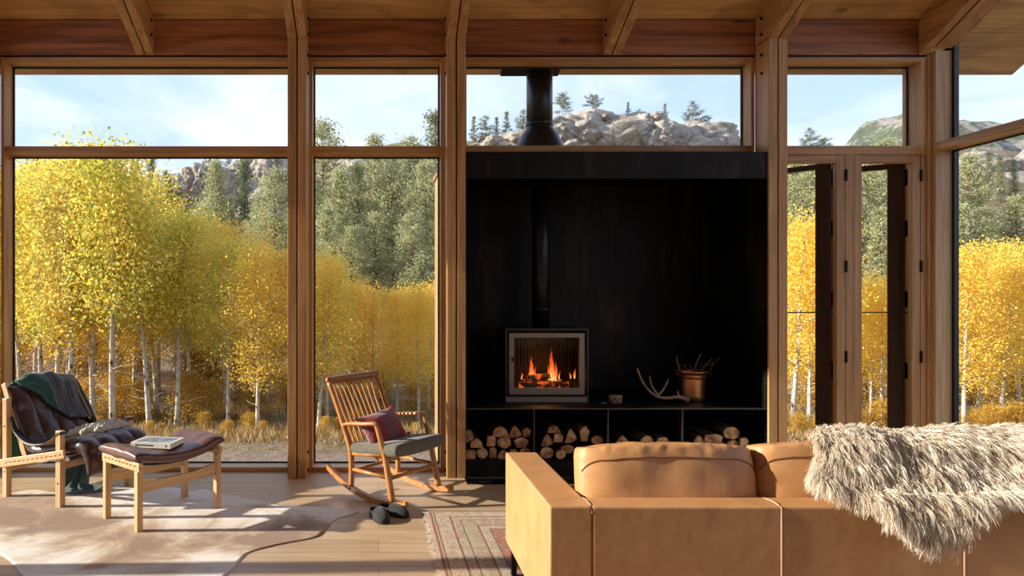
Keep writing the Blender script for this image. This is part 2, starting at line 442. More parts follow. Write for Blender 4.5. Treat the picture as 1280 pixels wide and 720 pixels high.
# doors -------------------------------------------------------------------
zd = 2.814
def door(n, x0, x1, stl, str_, hinge_x, hinge_Y, ang, wdoor, jl, jr):
    root = structure('door_%d' % n, ((x0 + x1) / 2, YF, 0))
    # inner frame leaf, flush with the room side
    frame(root, x0, x1, 0.02, zd, stl, str_, .09, .072, YF + .002, YF + .052, 'fir_x', 'doorframe', ('stile', 'rail'))
    for z in (PZ(219, YF), PZ(333, YF), PZ(446, YF), .25):
        h = MB().box(x1 - .004, x1 + .014, YF - .012, YF + .004, z - .052, z + .052)
        h.build('hinge', M['black'], root, bevel=.003)
    # outer dark leaf, swung outwards
    leaf = MB(); ca, sa = math.cos(ang), math.sin(ang)
    def L(d, n_, z): return (hinge_x - d * ca + n_ * sa, hinge_Y + d * sa + n_ * ca, z)
    def lbox(name, d0, d1, z0, z1, mat, n0=0, n1=.045, par=root):
        return MB().hexa([L(d0, n0, z0), L(d0, n1, z0), L(d1, n1, z0), L(d1, n0, z0), L(d0, n0, z1), L(d0, n1, z1), L(d1, n1, z1), L(d1, n0, z1)]).build(name, M[mat], par)
    zt = PZ(203, hinge_Y) ; zr = PZ(209.7, hinge_Y)
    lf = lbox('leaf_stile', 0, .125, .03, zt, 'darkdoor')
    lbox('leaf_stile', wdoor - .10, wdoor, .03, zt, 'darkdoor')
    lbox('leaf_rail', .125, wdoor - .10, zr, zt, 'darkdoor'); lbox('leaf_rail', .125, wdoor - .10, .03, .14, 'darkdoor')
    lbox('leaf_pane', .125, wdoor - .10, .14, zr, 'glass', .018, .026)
    for z in (PZ(222, 6.0), PZ(286, 6.0), PZ(374, 6.0), PZ(463, 6.0), .3):
        MB().box(hinge_x + .004, hinge_x + .026, hinge_Y - .03, hinge_Y + .02, z - .075, z + .075).build('leaf_hinge', M['black'], root, bevel=.004)
    # guard wire across the opening
    MB().cyl((x0 + stl * .2, YF + .06, PZ(390.5, YF + .06)), (x1 - .01, YF + .06, PZ(390.5, YF + .06)), .005, 8).build('guard_wire', M['black'], root)
    return root
X1056 = PX(1056.7, YF); X1068 = PX(1068.3, YF)
door(1, 3.51, X1056, .06, .075, PX(1039, 6.0), 6.0, math.radians(47), .62, 0, 0)
door(2, X1068, PX(1150.5, YF), .066, .070, PX(1131, 6.0), 6.0, math.radians(32), .46, 0, 0)
root = structure('trim_9', (X1056, YF, 0))
MB().box(X1056 + .003, X1068 - .003, YF + .001, YG + .03, 0, 2.818).build('mullion', M['doorframe'], root, bevel=.002)
MB().box(PX(1150.5, YF) + .004, 4.87, YF + .001, YG + .03, 0, 2.818).build('mullion', M['fir_z'], root, bevel=.002)
MB().box(3.50, 4.87, YF, YG, 0, .02).build('threshold', M['alum'], root)
# corner trims ---------------------------------------------------------------
root = structure('trim_10', (4.89, YF, 0))
MB().box(4.87, 4.90, YF - .02, YG + .12, 0, 3.70).build('corner_bead', M['fir_z'], root, bevel=.004)
MB().box(4.90, 5.045, YF - .06, YG + .12, 0, 3.72).build('corner_jamb', M['jamb'], root, bevel=.003)
MB().box(5.045, 5.085, YF - .085, YG + .13, 0, 3.76).build('corner_mullion', M['alum'], root)

# right wall -------------------------------------------------------------------
def wall_frames_right():
    root = structure('window_5', (4.97, 2.6, 0))
    ys = [YF - .06, 2.9, 0.0, -2.6]
    y0, y1 = ys[0], ys[-1]
    zhd = lambda Y: 3.74 + SL * (YF - .06 - max(Y, RIDGE))
    for i in range(3):
        ya, yb = ys[i], ys[i + 1]
        if i: MB().box(4.90, 5.06, ya - .05, ya + .05, 0, zhd(ya)).build('stile', M['jamb'], root, bevel=.003)
        ye = yb + .05
        yst = ya - (.05 if i else 0)
        MB().box(4.90, 5.045, ye, yst, 2.84, 2.91).build('transom', M['fir_y'], root, bevel=.002)
        MB().box(4.90, 5.045, ye, yst, 0, .045).build('base_rail', M['fir_y'], root, bevel=.002)
        # raking head
        if yst > RIDGE:
            yl = max(ye, RIDGE)
            MB().hexa([(4.90, yl, zhd(yl)), (5.07, yl, zhd(yl)), (5.07, yst, zhd(yst)), (4.90, yst, zhd(yst)),
                       (4.90, yl, zhd(yl) + .30), (5.07, yl, zhd(yl) + .30), (5.07, yst, zhd(yst) + .30), (4.90, yst, zhd(yst) + .30)]).build('raking_head', M['fir_y'], root)
        zl = zhd(ye); zh = zhd(yst)
        MB().box(5.05, 5.058, ye, yst, .045, 2.84).build('pane', M['glass'], root)
        MB().hexa([(5.05, ye, 2.91), (5.058, ye, 2.91), (5.058, yst, 2.91), (5.05, yst, 2.91), (5.05, ye, zl), (5.058, ye, zl), (5.058, yst, zh), (5.05, yst, zh)]).build('pane', M['glass'], root)
        e = MB(); e.box(5.046, 5.07, ye, yst, 2.826, 2.84); e.box(5.046, 5.07, ye, yst, 2.91, 2.92)
        e.build('gasket', M['alum'], root)
wall_frames_right()
# solid parts of the right wall behind the camera
w = MB().box(4.9, 5.06, YB, -2.65, 0, 5.2).build('wall_right', M['ceil']); w['kind'] = 'structure'
# left wall: glazed bays with posts, daylight and sun come through it
def wall_left():
    root = structure('window_6', (XL, 2, 0))
    bays = LEFT_BAYS
    for (ya, yb) in bays:
        MB().box(XL - .008, XL, ya, yb, .045, 3.9).build('pane', M['glass'], root)
        MB().box(XL - .14, XL + .02, ya, yb, 0, .045).build('base_rail', M['fir_y'], root)
        MB().box(XL - .14, XL + .02, ya, yb, 3.9, 4.1).build('head', M['fir_y'], root)
    return root
LEFT_BAYS = [(3.72, 5.95), (1.75, 3.55)]
wall_left()
w = MB()
prev = YG + .1
for ya, yb in LEFT_BAYS:
    w.box(XL - .14, XL + .02, yb, prev, 0, zc(max(yb, RIDGE)) if False else 4.1); prev = ya
w.box(XL - .14, XL + .02, YB, prev, 0, 4.1)  # unseen solid stretch, shaped to keep sun off the sofa back and floor
w = w.build('wall_left', M['fir_z']); w['kind'] = 'structure'
# unseen back wall; its window is added to light the room from behind
w = MB(); w.box(XL, XR, YB - .15, YB, 0, .15); w.box(XL, XR, YB - .15, YB, 3.6, zb + .2); w.box(XL, XL + .3, YB - .15, YB, .15, 3.6); w.box(XR - .3, XR + .2, YB - .15, YB, .15, 3.6)
w.box(-.1, .1, YB - .15, YB, .15, 3.6); w.box(XL + .3, -.1, YB - .15, YB, .15, 3.6); w.box(.1, 2.8, YB - .15, YB, .15, 3.6)
w = w.build('wall_back', M['ceil']); w['kind'] = 'structure'
r7 = structure('window_7', (0, YB, 0))
MB().box(2.8, XR - .3, YB - .08, YB - .07, .15, 3.6).build('pane', M['glass'], r7)

# ---------------------------------------------------------------- fireplace
YN = 5.64
fp = thing('fireplace_surround', 'tall blackened steel fireplace niche with log bays under its shelf', 'fireplace', (2.05, YN, 0))
NX0, NX1, NB = .752, 3.340, 6.86
ZS = .594
MB().box(NX0, NX1, YN, YN + .02, 2.57, 2.80).build('lintel', M['steel'], fp, bevel=.002)
pn = MB()
for a, b in ((NX0, 1.60), (1.603, 2.47), (2.473, NX1)): pn.box(a, b, NB, NB + .02, 0, 2.72)
pn.build('back_panel', M['steel'], fp)
MB().box(NX0 - .012, NX0, YN, NB, 0, 2.80).build('side_panel', M['steel'], fp); MB().box(NX1, NX1 + .010, YN, NB, 0, 2.80).build('side_panel', M['steel'], fp)
MB().box(NX0, NX1, YN + .02, NB, 2.70, 2.72).build('top_panel', M['steel'], fp)
MB().box(NX0, NX1, YN + .004, NB, ZS - .008, ZS).build('shelf', M['steel'], fp)
MB().box(NX0, NX1, YN, YN + .004, ZS - .010, ZS).build('shelf_lip', M['steel_edge'], fp)
for px in (668, 760.5, 853.5):
    x = PX(px, YN); d = MB().box(x - .004, x + .004, YN + .004, NB, .142, ZS - .008).build('divider', M['steel'], fp)
    MB().box(x - .004, x + .004, YN, YN + .004, .142, ZS - .010).build('divider_lip', M['steel_edge'], d)
MB().box(NX0, NX1, YN + .02, NB, .13, .142).build('log_floor', M['steel'], fp)
MB().box(NX0, NX1, YN + .01, YN + .03, 0.0, .13).build('plinth', M['steel'], fp)
MB().box(.735, 3.36, 5.43, YN - .022, .0005, .006).build('hearth_plate', M['flue'], fp)
# outside box of the niche
ob = MB(); ob.box(.60, .735, YF + .21, 6.98, -.6, 2.77); ob.box(3.36, 3.49, YF + .21, 6.98, -.6, 2.77); ob.box(.735, 3.36, 6.885, 6.98, -.6, 2.77); ob.box(.58, 3.51, YF + .215, 7.0, 2.77, 2.80)
ob.build('outside_casing', M['cedar_out'], fp)

# chimney outside
cx_, cy_ = 1.527, 6.22
ch = thing('chimney', 'dark grey round metal chimney with flared skirt, outside above the niche', 'chimney', (cx_, cy_, 2.80))
cp = MB().lathe([(.121, .25), (.121, 1.0)], 40, (cx_, cy_, 2.80)); cp.v = [(x, y, zc(y) - .012) if z > 3.5 else (x, y, z) for x, y, z in cp.v]; cp.build('chimney_pipe', M['chimney'], ch, smooth=False)
MB().lathe([(.27, 0.0), (.262, .05), (.225, .17), (.178, .275), (.135, .335), (.124, .36), (.121, .37)], 40, (cx_, cy_, 2.80)).build('skirt', M['chimney'], ch)
MB().lathe([(.127, .365), (.129, .372), (.129, .395), (.127, .40)], 40, (cx_, cy_, 2.80)).build('storm_collar', M['chimney'], ch)
pl = MB(); z0 = zc(6.22) - .015
pl.hexa([(1.19, 6.02, zc(6.02) - .03), (1.75, 6.02, zc(6.02) - .03), (1.75, 6.40, zc(6.40) - .03), (1.19, 6.40, zc(6.40) - .03), (1.19, 6.02, zc(6.02) - .002), (1.75, 6.02, zc(6.02) - .002), (1.75, 6.40, zc(6.40) - .002), (1.19, 6.40, zc(6.40) - .002)])
pl.build('eave_plate', M['black'], ch)
for o in list(bpy.data.objects):
    if o.name.split('.')[0] in ('chimney_pipe', 'skirt', 'storm_collar'):
        for p in o.data.polygons: p.use_smooth = len(p.vertices) == 4

# stove -------------------------------------------------------------------------
YS = 5.956; k = YS / F
sx0, sx1 = PX(632.5, YS), PX(735, YS); zt = PZ(411.5, YS)
st = thing('wood_stove', 'square wood-burning stove with taupe frame and fire behind its glass', 'stove', ((sx0 + sx1) / 2, YS + .2, ZS))
t = .012
b = MB()
b.box(sx0, sx0 + t, YS, YS + .45, ZS + .058, zt); b.box(sx1 - t, sx1, YS, YS + .45, ZS + .058, zt)
b.box(sx0 + t, sx1 - t, YS, YS + .45, zt - t, zt); b.box(sx0 + t, sx1 - t, YS, YS + .45, ZS + .05, ZS + .062); b.box(sx0, sx1, YS + .45, YS + .462, ZS, zt)
b.build('body', M['flue'], st)
b = MB(); e = .004
b.box(sx0 - e, sx0, YS - .002, YS + .02, ZS, zt); b.box(sx1, sx1 + e, YS - .002, YS + .02, ZS, zt); b.box(sx0 - e, sx1 + e, YS - .002, YS + .02, zt, zt + e)
b.build('edge_trim', M['steel_edge'], st)
MB().box(sx0, sx1, YS + .004, YS + .44, ZS, ZS + .055).build('ash_drawer', M['taupe'], st, bevel=.003)
gx0, gx1, gz0, gz1 = PX(642.5, YS), PX(724.5, YS), PZ(485, YS), PZ(422, YS)
fx0, fx1, fz0, fz1 = PX(636.5, YS), PX(730.5, YS), PZ(493, YS), PZ(416.5, YS)
dr = MB()
dr.box(fx0, gx0, YS - .006, YS + .02, fz0, fz1); dr.box(gx1, fx1, YS - .006, YS + .02, fz0, fz1); dr.box(gx0, gx1, YS - .006, YS + .02, fz0, gz0); dr.box(gx0, gx1, YS - .006, YS + .02, gz1, fz1)
dr = dr.build('door', M['taupe'], st)
MB().box(gx0, gx1, YS + .006, YS + .011, gz0, gz1).build('door_glass', M['glass'], dr)
MB().box(gx0 - .02, gx0 - .008, YS - .016, YS - .006, PZ(452, YS), PZ(446, YS)).build('latch', M['black'], dr)
lb = MB(); lb.box(sx0 + .02, sx1 - .02, YS + .40, YS + .44, ZS + .062, zt - .02)
x = sx0 + .03
while x < sx1 - .05: lb.box(x, x + .018, YS + .385, YS + .40, ZS + .3, zt - .03); x += .032
lb.box(sx0 + .014, sx1 - .014, YS + .03, YS + .40, ZS + .062, ZS + .085)
lb.build('firebox_lining', M['brickrib'], st)
fx, fy = 1.535, 6.20
MB().lathe([(.082, 0), (.082, 2.70 - zt)], 32, (fx, fy, zt)).build('flue_pipe', M['flue'], st, smooth=True)
for z in (PZ(388, 6.2), PZ(345, 6.2)): MB().lathe([(.083, 0), (.086, .004), (.086, .02), (.083, .024)], 32, (fx, fy, z)).build('flue_joint', M['flue'], st, smooth=True)

# fire ------------------------------------------------------------------------
def flame_m():
    m = bpy.data.materials.new('flame'); m.use_nodes = True; nt = m.node_tree; nt.nodes.clear()
    tc = N(nt, 'TexCoord'); sp = N(nt, 'SeparateXYZ'); nt.links.new(tc.outputs['Generated'], sp.inputs[0])
    nz = noise_t(nt, tc.outputs['Object'], 22, 3, .6, .5)
    h = mathn(nt, 'ADD', sp.outputs[2], mathn(nt, 'MULTIPLY', mathn(nt, 'SUBTRACT', nz, .5), .7))
    r = ramp(nt, [(0, (1, .50, .16)), (.22, (1, .26, .06)), (.5, (.9, .09, .02)), (1, (.35, .02, .004))]); nt.links.new(h, r.inputs[0])
    e = N(nt, 'Emission', Strength=1.15); nt.links.new(r.outputs[0], e.inputs[0])
    t = N(nt, 'BsdfTransparent'); mx = N(nt, 'MixShader')
    a = ramp(nt, [(0, (.75, .75, .75)), (.45, (.55, .55, .55)), (1, (.06, .06, .06))]); nt.links.new(h, a.inputs[0])
    nt.links.new(a.outputs[0], mx.inputs[0]); nt.links.new(t.outputs[0], mx.inputs[1]); nt.links.new(e.outputs[0], mx.inputs[2])
    o = N(nt, 'OutputMaterial'); nt.links.new(mx.outputs[0], o.inputs[0]); return m
M['flame'] = flame_m()
def ember_m():
    m, nt, b = mk('charred_log'); v, raw = coords(nt, True)
    n = noise_t(nt, v, 14, 4, .6)
    r = ramp(nt, [(.50, (0, 0, 0)), (.70, (1, .12, .02))]); nt.links.new(n, r.inputs[0])
    b.inputs['Base Color'].default_value = (.03, .018, .012, 1); b.inputs['Roughness'].default_value = .9
    nt.links.new(r.outputs[0], b.inputs['Emission Color']); b.inputs['Emission Strength'].default_value = .9; return m
M['ember'] = ember_m()
zf = ZS + .085
fire = thing('fire', 'orange flames burning on charred logs inside the stove', 'fire', (1.54, YS + .2, zf))
r3 = random.Random(3)
def flame(px, pw, ytop, ybase, dy):
    Y = YS + .2 + dy; s = Y / F; x = PX(px, Y); z0 = PZ(ybase, Y); z1 = PZ(ytop, Y); w = pw * s / 2
    pts = []; rad = []
    n = 12; ph = r3.random() * 6
    for i in range(n):
        t = i / (n - 1); pts.append((x + math.sin(t * 5 + ph) * .012 * t + (r3.random() - .5) * .006, Y, z0 + (z1 - z0) * t))
        rad.append(w * (math.sin(math.pi * min(1, (t + .12) * .95)) ** .8 * (1 - t) ** .45 + .03))
    MB().tube(pts, rad, 10, .7).build('flame', M['flame'], fire, smooth=True)
for a in ((665, 8, 441, 476, .02), (669, 5, 455, 476, -.03), (661, 4, 458, 476, .05), (690, 9, 432, 476, 0), (694, 6, 450, 476, -.03), (686, 5, 452, 476, .04), (718, 4, 459, 473, .06), (713, 3, 464, 473, .08), (652, 3, 464, 474, .06), (699, 3, 462, 474, .08)): flame(*a)
for (a, b_, r_) in (((1.31, YS + .15, zf + .045), (1.77, YS + .18, zf + .045), .042), ((1.36, YS + .26, zf + .05), (1.74, YS + .24, zf + .05), .045), ((1.38, YS + .12, zf + .118), (1.68, YS + .29, zf + .125), .032)):
    pts = [Vector(a).lerp(Vector(b_), i / 6) for i in range(7)]
    lo = MB().tube(pts, [r_ * (.9 + .2 * r3.random()) for _ in pts], 9).build('charred_log', M['ember'], fire)
    
L = bpy.data.lights.new('fire_light', 'POINT'); L.energy = 1.6; L.color = (1, .35, .1); L.shadow_soft_size = .08
lo = bpy.data.objects.new('fire_light', L); C.objects.link(lo); lo.location = (1.54, YS + .17, ZS + .33)

# firewood ----------------------------------------------------------------------
def bark_m():
    m, nt, b = mk('firewood_bark'); v, raw = coords(nt, True, (1, .3, 1))
    n = noise_t(nt, v, 40, 5, .7); r = ramp(nt, [(.3, (.035, .022, .014)), (.7, (.15, .10, .065))]); nt.links.new(n, r.inputs[0])
    nt.links.new(r.outputs[0], b.inputs['Base Color']); b.inputs['Roughness'].default_value = .9; bump(nt, b, n, .6, .01); return m
def end_m():
    m, nt, b = mk('firewood_end'); v, raw = coords(nt, True, (1, 1, 1))
    n = noise_t(nt, v, 16, 5, .65)
    w = N(nt, 'TexWave', wave_type='RINGS', rings_direction='Y', Scale=22, Distortion=3, Detail=2); nt.links.new(raw, w.inputs['Vector'])
    r = ramp(nt, [(.36, (.24, .11, .045)), (.5, (.58, .33, .15)), (.66, (.84, .58, .32))]); nt.links.new(n, r.inputs[0])
    wr = ramp(nt, [(0, (.72, .68, .62)), (1, (1.05, 1.05, 1.05))]); nt.links.new(w.outputs[0], wr.inputs[0])
    nt.links.new(mixc(nt, .6, r.outputs[0], wr.outputs[0], 'MULTIPLY'), b.inputs['Base Color']); b.inputs['Roughness'].default_value = .85; return m
M['bark'], M['logend'] = bark_m(), end_m()
def log(px, py, w, h, shape, label, grp, Y0, rr):
    """one split log lying along Y; its end face shows at Y0"""
    x, z = PX(px, Y0), PZ(py, Y0); w = w * Y0 / F / 2; h = h * Y0 / F / 2
    if shape == 'round': poly = [(math.cos(t) * w, math.sin(t) * h) for t in [i * math.tau / 14 for i in range(14)]]
    elif shape == 'half': poly = [(math.cos(t) * w, math.sin(t) * h * 1.9 - h) for t in [i * math.pi / 9 for i in range(10)]]
    elif shape == 'wedge': poly = [(-w, -h), (w * .2, -h * .9), (w, -h * .55), (w * .8, h * .1), (w * .1, h), (-w * .3, h * .7)]
    elif shape == 'wedge2': poly = [(-w * .6, -h), (w * .5, -h * .95), (w, h * .35), (w * .3, h), (-w * .5, h * .8), (-w, h * .3)]
    else: poly = [(-w, -h), (w * .9, -h), (w, h * .5), (w * .4, h), (-w * .8, h * .85)]
    poly = [(a * (1 + (rr.random() - .5) * .16), b * (1 + (rr.random() - .5) * .16)) for a, b in poly]
    ln = .34 + rr.random() * .06
    root = thing('firewood_log', label, 'firewood', (x, Y0, z), (rr.random() - .5) * .08, grp)
    n = len(poly); rings = 7; V = []; Fc = []
    for i in range(rings):
        y = ln * i / (rings - 1)
        for a, b in poly:
            q = 1 + (rr.random() - .5) * .07 * (i > 0); V.append((a * q, y + .012, b * q))
    for i in range(rings - 1):
        for j in range(n): Fc.append((i * n + j, i * n + (j + 1) % n, (i + 1) * n + (j + 1) % n, (i + 1) * n + j))
    Fc.append(tuple(range((rings - 1) * n, rings * n)))
    MB().add(V, Fc).build('bark', M['bark'], root, world=False)
    e = MB().add([(a * .985, .012, b * .985) for a, b in poly] + [(a * .95, 0, b * .95) for a, b in poly], [tuple(range(n, 2 * n))] + [(j, (j + 1) % n, n + (j + 1) % n, n + j) for j in range(n)] + [tuple(range(n))])
    e.build('cut_end', M['logend'], root, world=False)
SHN = {'round': 'round', 'half': 'half-round', 'wedge': 'wedge-split', 'wedge2': 'chunky split', 'block': 'squarish split'}
rr = random.Random(5)
def C6(x, y): return 570 + x / 3.43, 390 + y / 3.43
def C7(x, y): return 740 + x / 4.0, 420 + y / 4.0
bays = [
 ('first log bay from the left', C6, [(57, 533, 34, 52, 'block', 'tall'), (88, 563, 58, 42, 'half', 'pale'), (152, 553, 40, 44, 'block', 'square'), (190, 513, 72, 48, 'half', 'topmost'), (207, 560, 64, 52, 'round', 'rounded'), (252, 514, 58, 56, 'wedge', 'large'), (303, 517, 40, 40, 'wedge2', 'small'), (280, 560, 66, 46, 'wedge2', 'pale'), (62, 610, 50, 42, 'block', 'dim'), (112, 607, 52, 48, 'round', 'dim'), (158, 605, 34, 50, 'block', 'narrow'), (203, 611, 48, 38, 'half', 'low'), (248, 608, 36, 44, 'block', 'low'), (296, 606, 50, 48, 'round', 'shadowed')]),
 ('second log bay from the left', C6, [(420, 503, 60, 34, 'half', 'pale'), (390, 550, 58, 54, 'wedge', 'orange'), (440, 541, 40, 40, 'block', 'small'), (492, 530, 52, 64, 'wedge', 'tall'), (552, 523, 44, 66, 'wedge2', 'upright'), (606, 550, 52, 38, 'round', 'grey'), (478, 588, 60, 38, 'wedge2', 'pale'), (390, 604, 60, 50, 'round', 'dark-ringed'), (450, 612, 44, 40, 'round', 'dim'), (520, 606, 42, 48, 'block', 'dark'), (575, 604, 56, 50, 'round', 'low'), (628, 606, 36, 46, 'block', 'narrow')]),
 ('third log bay from the left', C7, [(150, 525, 78, 58, 'wedge', 'broad'), (238, 545, 52, 32, 'half', 'low'), (277, 522, 70, 56, 'half', 'orange'), (355, 530, 64, 52, 'round', 'round'), (120, 578, 66, 52, 'round', 'hidden'), (200, 582, 70, 46, 'block', 'hidden'), (280, 580, 66, 50, 'round', 'hidden'), (360, 583, 66, 48, 'round', 'hidden'), (420, 584, 44, 44, 'block', 'hidden')]),
 ('fourth log bay from the left', C7, [(480, 541, 42, 28, 'half', 'small orange'), (534, 525, 56, 56, 'half', 'grey'), (606, 515, 100, 48, 'block', 'long pale'), (700, 485, 82, 66, 'round', 'topmost round'), (704, 533, 60, 34, 'half', 'low'), (762, 530, 44, 44, 'block', 'end'), (654, 546, 34, 22, 'block', 'tiny'), (500, 580, 60, 48, 'round', 'hidden'), (570, 580, 70, 48, 'block', 'hidden'), (640, 584, 60, 44, 'round', 'hidden'), (715, 580, 76, 50, 'round', 'hidden'), (780, 582, 46, 46, 'block', 'hidden')])]
import collections
for bi, (where, cv, lst) in enumerate(bays):
    sc = 3.43 if cv is C6 else 4.0
    for (x, y, w, h, shp, adj) in lst:
        if adj == 'hidden': pass
        px, py = cv(x, y)
        col = {'hidden': 'bottom-layer'}.get(adj, adj)
        # where in its bay
        pos = (px - (580, 668, 760, 853)[bi]) / 92
        side = 'far left' if pos < .2 else 'left of centre' if pos < .42 else 'middle' if pos < .6 else 'right of centre' if pos < .8 else 'far right'
        lev = 'top' if y < 535 and cv is C6 and h > 0 and py < 545 else 'upper'
        log(px, py, w / sc, h / sc, shp, '%s %s log, %s of the %s' % (col, SHN[shp], side, where), 'firewood in the ' + where, 5.70 + rr.random() * .05, rr)

# things on the shelf --------------------------------------------------------
Yb = 6.06; bx = PX(864.5, Yb)
bu = thing('copper_bucket', 'polished copper bucket of sticks on the steel shelf', 'bucket', (bx, Yb, ZS))
MB().lathe([(.0, 0), (.095, 0), (.105, .006), (.110, .05), (.112, .20), (.116, .215), (.123, .222), (.123, .235), (.128, .245), (.135, .262), (.152, .27), (.152, .278), (.133, .276), (.120, .262), (.112, .23), (.100, .03), (0, .025)], 48, (bx, Yb, ZS)).build('bucket_body', M['copper'], bu, smooth=True)
for s in (-1, 1):
    hp = [(bx + s * (.146 + .02 * math.sin(t)), Yb + .05 * math.cos(t), ZS + .262 - .045 * abs(math.sin(t)) * (1 if s > 0 else .6)) for t in [math.pi * i / 8 for i in range(9)]]
    MB().tube(hp, .006, 8).build('handle', M['copperdark'], bu, smooth=True)
rs = random.Random(9)
stx = [((435, 165), (420, 100), 'left-leaning thick stick'), ((515, 165), (535, 88), 'upright thick stick'), ((545, 165), (590, 110), 'thin stick right of the upright one'), ((560, 165), (628, 108), 'long stick leaning far right'), ((575, 190), (602, 140), 'short pale twig on the right rim'), ((470, 170), (445, 140), 'short dark stick at left'), ((500, 170), (480, 145), 'stubby stick in the middle'), ((540, 172), (560, 130), 'crooked dark twig')]
for i, (a, b_, lab) in enumerate(stx):
    p0 = C7(*a); p1 = C7(*b_)
    A = Vector((PX(p0[0], Yb) * .5 + bx * .5, Yb + (rs.random() - .5) * .08, ZS + .06)); B = Vector((PX(p1[0], Yb), Yb + (rs.random() - .5) * .1, PZ(p1[1], Yb)))
    mid = Vector((PX(p0[0], Yb), (A.y + B.y) / 2, PZ(p0[1], Yb) + .01))
    pts = resample([A, mid, mid.lerp(B, .5) + Vector(((rs.random() - .5) * .03, 0, (rs.random() - .5) * .02)), B], 10)
    r0 = .010 if 'thick' in lab else .006
    L_ = MB().tube(pts, [r0 * (1 - .35 * j / 9) * (.9 + .2 * rs.random()) for j in range(10)], 7).build('kindling_stick', M['stick'], None, smooth=True, loc=tuple(A))
    tag(L_, lab + ' standing in the copper bucket', 'stick', 'sticks in the copper bucket')
Ya = 5.93
def apt(x, y, dy=0): p = C7(x, y); return (PX(p[0], Ya + dy), Ya + dy, PZ(p[1], Ya + dy))
an = MB()
def branch(pts, r):
    q = resample(pts, 22); an.tube(q, [r[0] + (r[1] - r[0]) * (i / 21) ** .8 for i in range(22)], 10)
branch([apt(474, 334), apt(430, 322), apt(385, 327), apt(335, 323), apt(290, 295), apt(250, 240), apt(226, 180, -.02)], (.021, .007))
branch([apt(335, 318), apt(318, 296), apt(296, 260, -.03), apt(288, 216, -.05)], (.013, .004))
branch([apt(330, 312), apt(350, 292, .03), apt(366, 268, .05), apt(381, 234, .06)], (.013, .005))
branch([apt(440, 320), apt(430, 305, .01), apt(427, 290, .02)], (.012, .005))
an.tube([apt(466, 332), apt(474, 334), apt(481, 335)], [.026, .032, .022], 12)
bz = min(v[2] for v in an.v); an.v = [(x, y, z - bz + ZS) for x, y, z in an.v]
a_ = an.build('antler', M['antler'], None, smooth=True, loc=(PX(838, Ya), Ya, ZS)); tag(a_, 'curved deer antler with four tines lying beside the copper bucket', 'antler')
def basket_m():
    m, nt, b = mk('woven_pattern'); v, raw = coords(nt, False)
    tc = N(nt, 'TexCoord'); br = N(nt, 'TexVoronoi', Scale=55.0); nt.links.new(v, br.inputs['Vector'])
    r = ramp(nt, [(.25, (.62, .50, .38)), (.45, (.20, .09, .04))]); nt.links.new(br.outputs['Distance'], r.inputs[0]); nt.links.new(r.outputs[0], b.inputs['Base Color']); b.inputs['Roughness'].default_value = .8; return m
M['weave'] = basket_m()
bw = thing('candle_bowl', 'small brown and cream patterned bowl on the shelf right of the stove', 'bowl', (PX(769.5, 5.95), 5.95, ZS))
MB().lathe([(.0, 0), (.050, 0), (.054, .008), (.057, .06), (.055, .064), (.050, .062), (.046, .012), (0, .010)], 32, (PX(769.5, 5.95), 5.95, ZS)).build('bowl_body', M['weave'], bw, smooth=True)
MB().lathe([(.056, .052), (.059, .056), (.059, .062), (.056, .066)], 32, (PX(769.5, 5.95), 5.95, ZS)).build('rim', M['strapedge'], bw, smooth=True)
o = MB().box(PX(751, 5.9), PX(758, 5.9), 5.88, 5.90, ZS, ZS + .012).build('matchbox', M['stick'], None, bevel=.002, loc=(PX(754, 5.9), 5.89, ZS)); tag(o, 'tiny dark matchbox left of the patterned bowl', 'matchbox')
# ---------------------------------------------------------------- safari lounge chair
def local_frame(cx, cy, ang):
    ca, sa = math.cos(ang), math.sin(ang)
    def W(u, v, z=0.0): return Vector((cx + u * ca - v * sa, cy + u * sa + v * ca, z))
    return W
CA = math.radians(-25.6)
lc = (-2.48, 5.27)
lounge = thing('lounge_chair', 'wood framed safari lounge chair with tufted dark brown leather seat', 'chair', (lc[0], lc[1], 0), CA)
def lb(name, a, b, w, h, mat='oak', up=(0, 0, 1), par=None, w2=None, h2=None, bevel=.004):
    return MB().bar(a, b, w, h, up, w2, h2).build(name, M[mat], par or lounge, world=False, bevel=bevel)
HW = .325
for s in (-1, 1):
    v = s * HW
    lb('rear_leg', (-.30, v, 0), (-.30, v, .765), .045, .05, up=(1, 0, 0))
    lb('front_leg', (.30, v, 0), (.30, v, .565), .045, .052, up=(1, 0, 0))
    vr = v + s * .034
    lb('side_rail', (-.33, vr, .262), (.39, vr, .408), .022, .062, 'oak_x')
    vp = v - s * .036
    bp = lb('back_post', (-.12, vp, .30), (-.385, vp, .87), .024, .052, up=(1, 0, .4))
    # stitched lacing along the rail
    stt = MB()
    for k in range(13):
        u = -.26 + k * .05; z = .262 + (u + .33) * .2028
        stt.bar((u, vr + s * .0115, z), (u + .026, vr + s * .0115, z + .0053), .002, .006)
    stt.build('lacing', M['gapblack'], lounge, world=False)
    # hanging leather arm strap
    P = [(-.26, v - s * .03, .62), (-.20, v - s * .01, .52), (-.05, v, .445), (.12, v, .452), (.24, v, .51), (.315, v, .558), (.33, v, .54)]
    pad('arm_strap', M['strap'], lounge, P, (0, 1, 0), .058, .007, 36, 5, 20)
    pad('strap_lining', M['strapedge'], lounge, [(a, b, c - .006) for a, b, c in P], (0, 1, 0), .06, .005, 36, 5, 20)
    stud = MB()
    for (u, z) in ((.30, .545), (.30, .18), (-.30, .20), (-.30, .55)): stud.cyl((u, v + s * .021, z), (u, v + s * .026, z), .006, 10)
    stud.build('stud', M['steel_edge'], lounge, world=False)
for (u, z) in ((-.30, .22), (.30, .30)): lb('cross_rail', (u, -HW, z), (u, HW, z), .02, .05, 'oak_x', bevel=.003)
